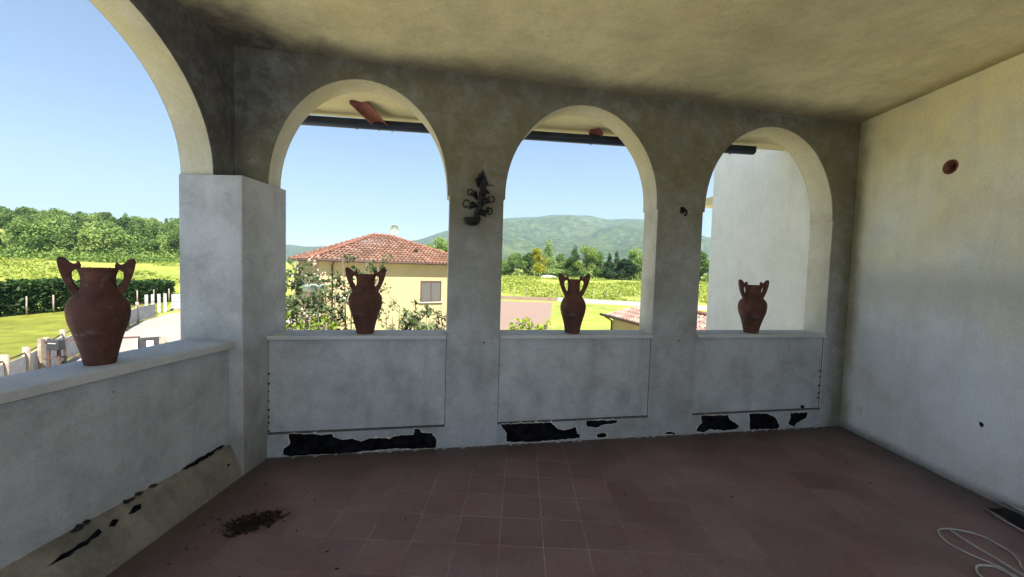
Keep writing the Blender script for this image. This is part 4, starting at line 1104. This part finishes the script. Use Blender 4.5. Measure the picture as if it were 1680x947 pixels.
# ------------------------------------------------------------------ tiled roofs and houses
def tiled(name, P0, ud, vd, Wd, Ld, inside, mat, parent, pw=.24, pc=.38, amp=.04, step=.07):
    ud, vd = Vector(ud).normalized(), Vector(vd).normalized(); nn = ud.cross(vd).normalized()
    if nn.z < 0: nn = -nn
    K = 6; nu = int(Wd / pw * K); vs, fs, uvs = [], [], []
    rows = int(math.ceil(Ld / pc))
    for j in range(rows):
        v0, v1 = j * pc, min((j + 1) * pc, Ld)
        b = len(vs)
        for (v, lift) in ((v0, step), (v1, 0.0)):
            for i in range(nu + 1):
                u = i * pw / K
                h = amp * math.sin(2 * math.pi * u / pw) + lift
                vs.append(P0 + ud * u + vd * v + nn * h)
        for i in range(nu):
            um, vm = (i + .5) * pw / K, (v0 + v1) / 2
            if inside(um, vm):
                fs.append((b + i, b + i + 1, b + nu + 2 + i, b + nu + 1 + i)); uvs.append((um / pw, j + .5))
                if j == 0 or inside(um, vm - pc):
                    pass
    me = bpy.data.meshes.new(name); me.from_pydata([tuple(v - Vector(parent.location)) for v in vs], [], fs)
    me.polygons.foreach_set('use_smooth', [False] * len(fs))
    ul = me.uv_layers.new(name='UVMap')
    for p_ in me.polygons:
        for li in p_.loop_indices: ul.data[li].uv = uvs[p_.index]
    me.materials.append(mat); me.update()
    o = bpy.data.objects.new(name, me); COL.objects.link(o); o.parent = parent
    o.modifiers.new('solid', 'SOLIDIFY').thickness = .02
    return o
psi = rad(37)
C1 = Vector((-10.97, 20.2, 1.77)); W_, L_ = 10.1, 9.0
hu = Vector((math.cos(psi), math.sin(psi), 0)); hv = Vector((-math.sin(psi), math.cos(psi), 0))
house = empty('house', (C1.x + hu.x * 5 + hv.x * 4.5, C1.y + hu.y * 5 + hv.y * 4.5, GZ), 0, 'cream yellow house with red hipped tile roof beyond the first arch', 'house')
HO = Vector(house.location)
def hp_(u, v, z): return C1 + hu * u + hv * v + Vector((0, 0, z - 1.77))
def hl(u, v, z): return hp_(u, v, z) - HO
RIS = 1.79; RR = L_ / 2; RL = .55 * (W_ - L_)   # hip rise, run
rg0, rg1 = hp_(RR, L_ / 2, 1.77 + RIS), hp_(W_ - RR, L_ / 2, 1.77 + RIS)
sl = math.hypot(RR, RIS)
# roof faces: front, back, left, right
def slope(name, A, B, apexdist):
    A, B = Vector(A), Vector(B); ud = (B - A).normalized(); inn = Vector((-ud.y, ud.x, 0)); vd = (inn * RR + Vector((0, 0, RIS))).normalized()
    Wd = (B - A).length
    k = RR / sl
    tiled(name, A, ud, vd, Wd, sl, lambda u, v: u > v * k - .02 and u < Wd - v * k + .02, M['tiles'], house)
slope('roof', hp_(0, 0, 1.77), hp_(W_, 0, 1.77), 0)
slope('roof', hp_(W_, 0, 1.77), hp_(W_, L_, 1.77), 0)
slope('roof', hp_(W_, L_, 1.77), hp_(0, L_, 1.77), 0)
slope('roof', hp_(0, L_, 1.77), hp_(0, 0, 1.77), 0)
mb = MB()
for a, b in ((hp_(0, 0, 1.8), rg0), (hp_(W_, 0, 1.8), rg1), (hp_(W_, L_, 1.8), rg1), (hp_(0, L_, 1.8), rg0), (rg0, rg1)):
    nseg = max(2, int((Vector(b) - Vector(a)).length / .4))
    for i in range(nseg):
        p0, p1 = Vector(a).lerp(b, i / nseg) - HO, Vector(a).lerp(b, (i + 1.08) / nseg) - HO
        mb.tube([p0 + Vector((0, 0, .04)), p1 + Vector((0, 0, .015))], [.11, .085], 8)
mb.build('ridge_tiles', M['ridge'], house)
o_ = .5
MB().hexa([hl(o_, o_, GZ), hl(W_ - o_, o_, GZ), hl(W_ - o_, L_ - o_, GZ), hl(o_, L_ - o_, GZ), hl(o_, o_, 1.64), hl(W_ - o_, o_, 1.64), hl(W_ - o_, L_ - o_, 1.64), hl(o_, L_ - o_, 1.64)]).build('wall', M['housewall'], house)
MB().hexa([hl(.03, .03, 1.645), hl(W_ - .03, .03, 1.645), hl(W_ - .03, L_ - .03, 1.645), hl(.03, L_ - .03, 1.645), hl(.03, .03, 1.72), hl(W_ - .03, .03, 1.72), hl(W_ - .03, L_ - .03, 1.72), hl(.03, L_ - .03, 1.72)]).build('eaves', M['housewhite'], house)
MB().tube([hl(-.05, -.06, 1.72), hl(W_ + .05, -.06, 1.72)], .065, 8).build('gutter', M['frame'], house)
MB().tube([hl(-.06, -.05, 1.72), hl(-.06, L_ + .05, 1.72)], .065, 8).build('gutter', M['frame'], house)
# downpipe near the left third of the front wall (azimuth about -26)
def on_front(az, v=o_):
    d = Vector((math.sin(rad(az)), math.cos(rad(az)), 0)); A = C1 + hv * v
    # A + u*hu = t*d
    det = hu.x * -d.y + d.x * hu.y; u = (A.x * d.y - d.x * A.y) / det * -1
    u = (d.x * A.y - d.y * A.x) / (d.y * hu.x - d.x * hu.y); return u
ud_ = on_front(-25.95)
MB().tube([hl(ud_, -.02, 1.68), hl(ud_ , o_ - .06, 1.45), hl(ud_, o_ - .06, GZ)], .045, 8).build('downpipe', M['frame'], house)
ua, ub = on_front(-14.47), on_front(-11.6)
dist = (C1 + hv * o_ + hu * (ua + ub) / 2); dist = math.hypot(dist.x, dist.y)
z1, z0 = 1.55 + dist * math.tan(rad(-2.05)), 1.55 + dist * math.tan(rad(-5.0))
def window(ua, ub, z0, z1, v=o_):
    w = MB(); t = .07
    for a, b, c, d in ((ua, ub, z1 - t, z1), (ua, ub, z0, z0 + t), (ua, ua + t, z0 + t, z1 - t), (ub - t, ub, z0 + t, z1 - t), ((ua + ub) / 2 - t * .5, (ua + ub) / 2 + t * .5, z0 + t, z1 - t)):
        w.hexa([hl(a, v - .05, c), hl(b, v - .05, c), hl(b, v + .02, c), hl(a, v + .02, c), hl(a, v - .05, d), hl(b, v - .05, d), hl(b, v + .02, d), hl(a, v + .02, d)])
    fr = w.build('window', M['frame'], house)
    p_ = MB(); p_.hexa([hl(ua + t, v - .025, z0 + t), hl(ub - t, v - .025, z0 + t), hl(ub - t, v + .02, z0 + t), hl(ua + t, v + .02, z0 + t), hl(ua + t, v - .025, z1 - t), hl(ub - t, v - .025, z1 - t), hl(ub - t, v + .02, z1 - t), hl(ua + t, v + .02, z1 - t)])
    p_.build('curtain', M['shutter'], fr)
    s_ = MB(); s_.hexa([hl(ua - .08, v - .12, z0 - .06), hl(ub + .08, v - .12, z0 - .06), hl(ub + .08, v, z0 - .06), hl(ua - .08, v, z0 - .06), hl(ua - .08, v - .12, z0 - .003), hl(ub + .08, v - .12, z0 - .003), hl(ub + .08, v, z0 - .003), hl(ua - .08, v, z0 - .003)])
    s_.build('sill', M['housewhite'], fr)
window(ua, ub, z0, z1)
window(on_front(-28.0), on_front(-27.2), z0, z1)
# small roof vent
pv = hp_(on_front(-15.2, 1.6), 1.6, 1.77 + RIS * 1.6 / RR + .05) - HO
MB().lathe([(.13, 0), (.13, .12), (.09, .16)], 10, tuple(pv)).build('roof_vent', M['iron'], house)
# satellite dish with mast
dp = polar(-18.1, 28.7, 0); dp.z = 3.45
dish = empty('satellite_dish', dp, rad(20), 'pale round satellite dish on a mast above the house ridge', 'satellite dish')
MB().tube([(0, 0, -.2), (0, 0, .95)], .025, 8).build('mast', M['lampgreen'], dish)
vs = []; fs = []; n = 20
for i in range(7):
    r = .36 * i / 6
    for k in range(n): vs.append((r * math.cos(2 * math.pi * k / n), -.10 - .16 * (1 - (r / .36) ** 2) * -1, .55 + r * 1.05 * math.sin(2 * math.pi * k / n)))
for i in range(6):
    for k in range(n): fs.append((i * n + k, i * n + (k + 1) % n, (i + 1) * n + (k + 1) % n, (i + 1) * n + k))
o = MB().add(vs, fs, True).build('reflector', M['lampgreen'], dish); o.modifiers.new('solid', 'SOLIDIFY').thickness = .015
MB().tube([(0, -.08, .22), (0, -.42, .45)], .012, 6).build('feed_arm', M['iron'], dish)

# shed on the right
shed = empty('shed', (6.5, 18.5, GZ), 0, 'low outbuilding with pale pink tiled roof seen through the middle and right arches', 'shed')
SO = Vector(shed.location)
E0 = Vector((4.50, 21.3, -.75)); sdv = Vector((.25, -.968, 0)).normalized(); snv = Vector((-sdv.y, sdv.x, 0))
if snv.x < 0: snv = -snv
SL, SW, SR = 11.5, 3.6, .62
vd = (snv * (SW / 2) + Vector((0, 0, SR))).normalized(); sll = math.hypot(SW / 2, SR)
tiled('roof', E0, sdv, vd, SL, sll, lambda u, v: u > (v * .55), M['tiles_pale'], shed, .26, .40, .05, .04)
B0 = E0 + snv * SW
vd2 = (-snv * (SW / 2) + Vector((0, 0, SR))).normalized()
tiled('roof', B0, sdv, vd2, SL, sll, lambda u, v: u > (v * .55), M['tiles_pale'], shed, .26, .40, .05, .04)
R0 = E0 + snv * SW / 2 + Vector((0, 0, SR)) + sdv * sll * .55
MB().tube([R0 - SO + Vector((0, 0, .03)), R0 + sdv * (SL - 1) - SO + Vector((0, 0, .03))], .12, 8).build('ridge_tiles', M['ridge'], shed)
MB().add([p - SO for p in (E0, B0, R0)] + [p - SO + Vector((0, 0, -.03)) for p in (E0, B0, R0)], [(0, 1, 2), (5, 4, 3), (0, 3, 4, 1), (1, 4, 5, 2), (2, 5, 3, 0)]).build('hip_end', M['tiles_pale'], shed)
W0 = E0 + sdv * .35 + snv * .35; 
MB().hexa([Vector((p.x, p.y, z)) - SO for z in (GZ, -.80) for p in (W0, W0 + sdv * (SL - .7), W0 + sdv * (SL - .7) + snv * (SW - .7), W0 + snv * (SW - .7))]).build('wall', M['housewall'], shed)
MB().tube([E0 - SO + Vector((-.05, 0, -.03)) - sdv * .3, E0 + sdv * (SL + .1) - SO + Vector((-.05, 0, -.03))], .07, 8).build('gutter', M['frame'], shed)
MB().tube([E0 + sdv * .1 - SO + Vector((-.03, 0, -.06)), W0 - SO + Vector((-.06, -.02, -.30)), Vector((W0.x - .06, W0.y - .02, GZ)) - SO], .05, 8).build('downpipe', M['frame'], shed)

# long low boundary wall at the end of the paved yard
yw = MB()
a, b = polar(-6, 56, 0), polar(5.2, 55.5, 0)
yw.hexa([(p.x, p.y + d, z) for z in (GZ, GZ + .5) for p, d in ((a, 0), (b, 0), (b, .25), (a, .25))])
tag(yw.build('boundary_wall', M['pavers']), 'low pinkish wall closing the paved yard before the meadow', 'wall')
yw = MB(); a, b = polar(5.3, 55.5, 0), polar(27, 54, 0)
yw.hexa([(p.x, p.y + d, z) for z in (GZ, GZ + .55) for p, d in ((a, 0), (b, 0), (b, .25), (a, .25))])
tag(yw.build('boundary_wall', M['concrete']), 'low pale wall between meadow and outbuilding, right of the slim vase', 'wall')
# white polytunnel at the edge of the field
gh = empty('greenhouse', polar(3.9, 104, ground_h(*polar(3.9, 104, 0).xy)), rad(-4), 'tiny white greenhouse at the foot of the distant tree line', 'greenhouse')
vs = []; n = 12
for y in (-1.6, 1.6):
    vs += [(2.0 * math.cos(math.pi * k / n) , y, .3 + .45 * math.sin(math.pi * k / n)) for k in range(n + 1)] + [(-2.0, y, 0), (2.0, y, 0)]
K = n + 3
MB().add(vs, [tuple(range(K)), tuple(range(2 * K - 1, K - 1, -1))] + [(i, (i + 1) % K, K + (i + 1) % K, K + i) for i in range(K)]).build('cover', M['white'], gh)
for k in range(5): MB().tube([(2.02 * math.cos(math.pi * i / 12), -1.6 + .8 * k, .3 + .47 * math.sin(math.pi * i / 12)) for i in range(13)], .04, 5).build('hoop', M['concrete'], gh)
# meadow fence posts
for i in range(13):
    az = -3 + i * 1.9; r = 60 + (i % 3) * 1.2
    x, y = r * math.sin(rad(az)), r * math.cos(rad(az))
    o = MB().tube([(0, 0, -.2), (.02, 0, 1.3)], .05, 6).build('field_post', M['post']); o.location = (x, y, ground_h(x, y))
    tag(o, 'thin wooden post standing in the meadow beyond the yard', 'post', 'posts in the meadow')

# ------------------------------------------------------------------ fence and gate, left
fence = empty('garden_fence', polar(-51, 22, GZ), 0, 'grey panel fence with brownish posts between lawn and drive', 'fence')
FO = Vector(fence.location)
path = [polar(a, r, GZ) for a, r in [(-58, 16.2)] + FEN[1:]]
for i in range(len(path) - 1):
    A, B = path[i], path[i + 1]; L = (B - A).length; k = max(1, round(L / 2.4))
    for j in range(k):
        p0, p1 = A.lerp(B, j / k), A.lerp(B, (j + 1) / k)
        mb = MB().tube([p0 - FO, p0 - FO + Vector((0, 0, 1.38))], .09, 8); mb.build('post', M['post'], fence)
        d = (p1 - p0).normalized(); a_, b_ = p0 + d * .12 - FO, p1 - d * .12 - FO
        if i < 3:
            MB().bar(a_ + Vector((0, 0, .62)), b_ + Vector((0, 0, .62)), .05, .95).build('panel', M['concrete'], fence)
            MB().bar(a_ + Vector((0, 0, .10)), b_ + Vector((0, 0, .10)), .07, .10).build('bottom_rail', M['sign_dark'], fence)
        else:
            MB().bar(a_ + Vector((0, 0, .55)), b_ + Vector((0, 0, .55)), .05, .9).build('panel', M['concrete'], fence)
        MB().tube([a_ + Vector((0, 0, 1.2)), b_ + Vector((0, 0, 1.2))], .025, 6).build('top_rail', M['fence_dark'], fence)
gate = empty('drive_gate', polar(-48, 20, GZ), 0, 'open-framed rusty brown gate across the drive behind the large vase', 'gate')
GO = Vector(gate.location)
g0, g1 = polar(-51.6, 20.6, GZ) - GO, polar(-44.95, 19.8, GZ) - GO
def gz(p, z): return p + Vector((0, 0, z))
for z, w in ((1.44, .06), (.86, .05), (.25, .07)): MB().bar(gz(g0, z), gz(g1, z), .05, w).build('rail', M['fence_dark'], gate)
for t in (0, .07, .16, .5, .75, 1.0):
    p = g0.lerp(g1, t); MB().bar(gz(p, 0), gz(p, 1.52 if t in (0, .07) else 1.46), .13 if t == 0 else .06, .13 if t == 0 else .05).build('post', M['post'] if t == 0 else M['fence_dark'], gate)
d_ = (g1 - g0).normalized()
mbx = empty('letter_box', polar(-50.7, 20.3, GZ + 1.15), 0, 'dark brown letter box fixed to the rusty gate', 'letter box')
MB().box(-.2, .2, -.12, .12, .0, .34).build('case', M['sign_dark'], mbx, .02)
MB().box(-.14, .14, -.126, -.118, .22, .25).build('slot', M['concrete'], mbx)
MB().box(-.03, .03, .06, .12, -1.15, .0).build('stand', M['fence_dark'], mbx)
sg = empty('notice_board', polar(-44.1, 19.7, GZ), rad(44), 'black board with a white paper notice beside the drive', 'notice board')
MB().box(-.28, .28, -.02, .02, .97, 1.42).build('board', M['sign_dark'], sg, .006)
MB().box(-.09, .10, -.028, -.022, 1.03, 1.30).build('notice', M['paper'], sg)
for k in range(3): MB().box(-.06, .07, -.031, -.0285, 1.13 + k * .045, 1.145 + k * .045).build('text_line', M['shutter'], sg)
for x, w_ in ((-.34, .05), (.32, .06), (.46, .07)): MB().box(x - w_, x + w_ * .4, -.04, .04, 0, 1.40).build('post', M['white'] if x < 0 else M['post'], sg)
for az, r, s_, lb in ((-45.0, 40.2, .9, 'terracotta planter by the far end of the drive, left one'), (-44.3, 40.8, 1.1, 'larger terracotta planter by the far end of the drive, right one')):
    e = empty('planter', polar(az, r, GZ), rad(40), lb, 'planter', 'planters by the drive')
    MB().box(-.35 * s_, .35 * s_, -.2, .2, 0, .38 * s_).build('trough', M['terracotta'], e, .03)
    MB().box(-.38 * s_, .38 * s_, -.23, .23, .38 * s_, .43 * s_).build('rim', M['terracotta'], e, .01)
for i, (az, r) in enumerate(((-44.3, 41.5), (-43.8, 41.8), (-43.3, 42.2), (-42.8, 42.6))):
    o = MB().box(-.1, .1, -.1, .1, 0, 1.5).build('boundary_post', M['concrete'], None, .02); o.location = polar(az, r, GZ); o.rotation_euler.z = rad(44)
    tag(o, 'pale square post in the row where the drive meets the hedge', 'post', 'pale posts by the drive end')
# stacked pale blocks by the pillar
st = empty('block_stack', polar(-41.6, 44, GZ), rad(40), 'stack of pale blocks on a pallet at the drive end by the pillar', 'block stack')
for k in range(4): MB().box(-.5, .5, -.4, .4, .15 + k * .3, .42 + k * .3).build('block_course', M['concrete'], st, .02)
MB().box(-.6, .6, -.45, .45, 0, .13).build('pallet', M['post'], st)

# ------------------------------------------------------------------ haze
m = bpy.data.materials.new('air'); m.use_nodes = True; nt = m.node_tree; nt.nodes.clear()
out = nt.nodes.new('ShaderNodeOutputMaterial'); pv_ = nt.nodes.new('ShaderNodeVolumePrincipled')
pv_.inputs['Color'].default_value = (.62, .80, 1.0, 1); pv_.inputs['Density'].default_value = .00020
pv_.inputs['Anisotropy'].default_value = .2
nt.links.new(pv_.outputs[0], out.inputs['Volume'])
tag(MB().box(-4400, 4400, -4400, 4400, -30, 700).build('haze', m), kind='stuff')
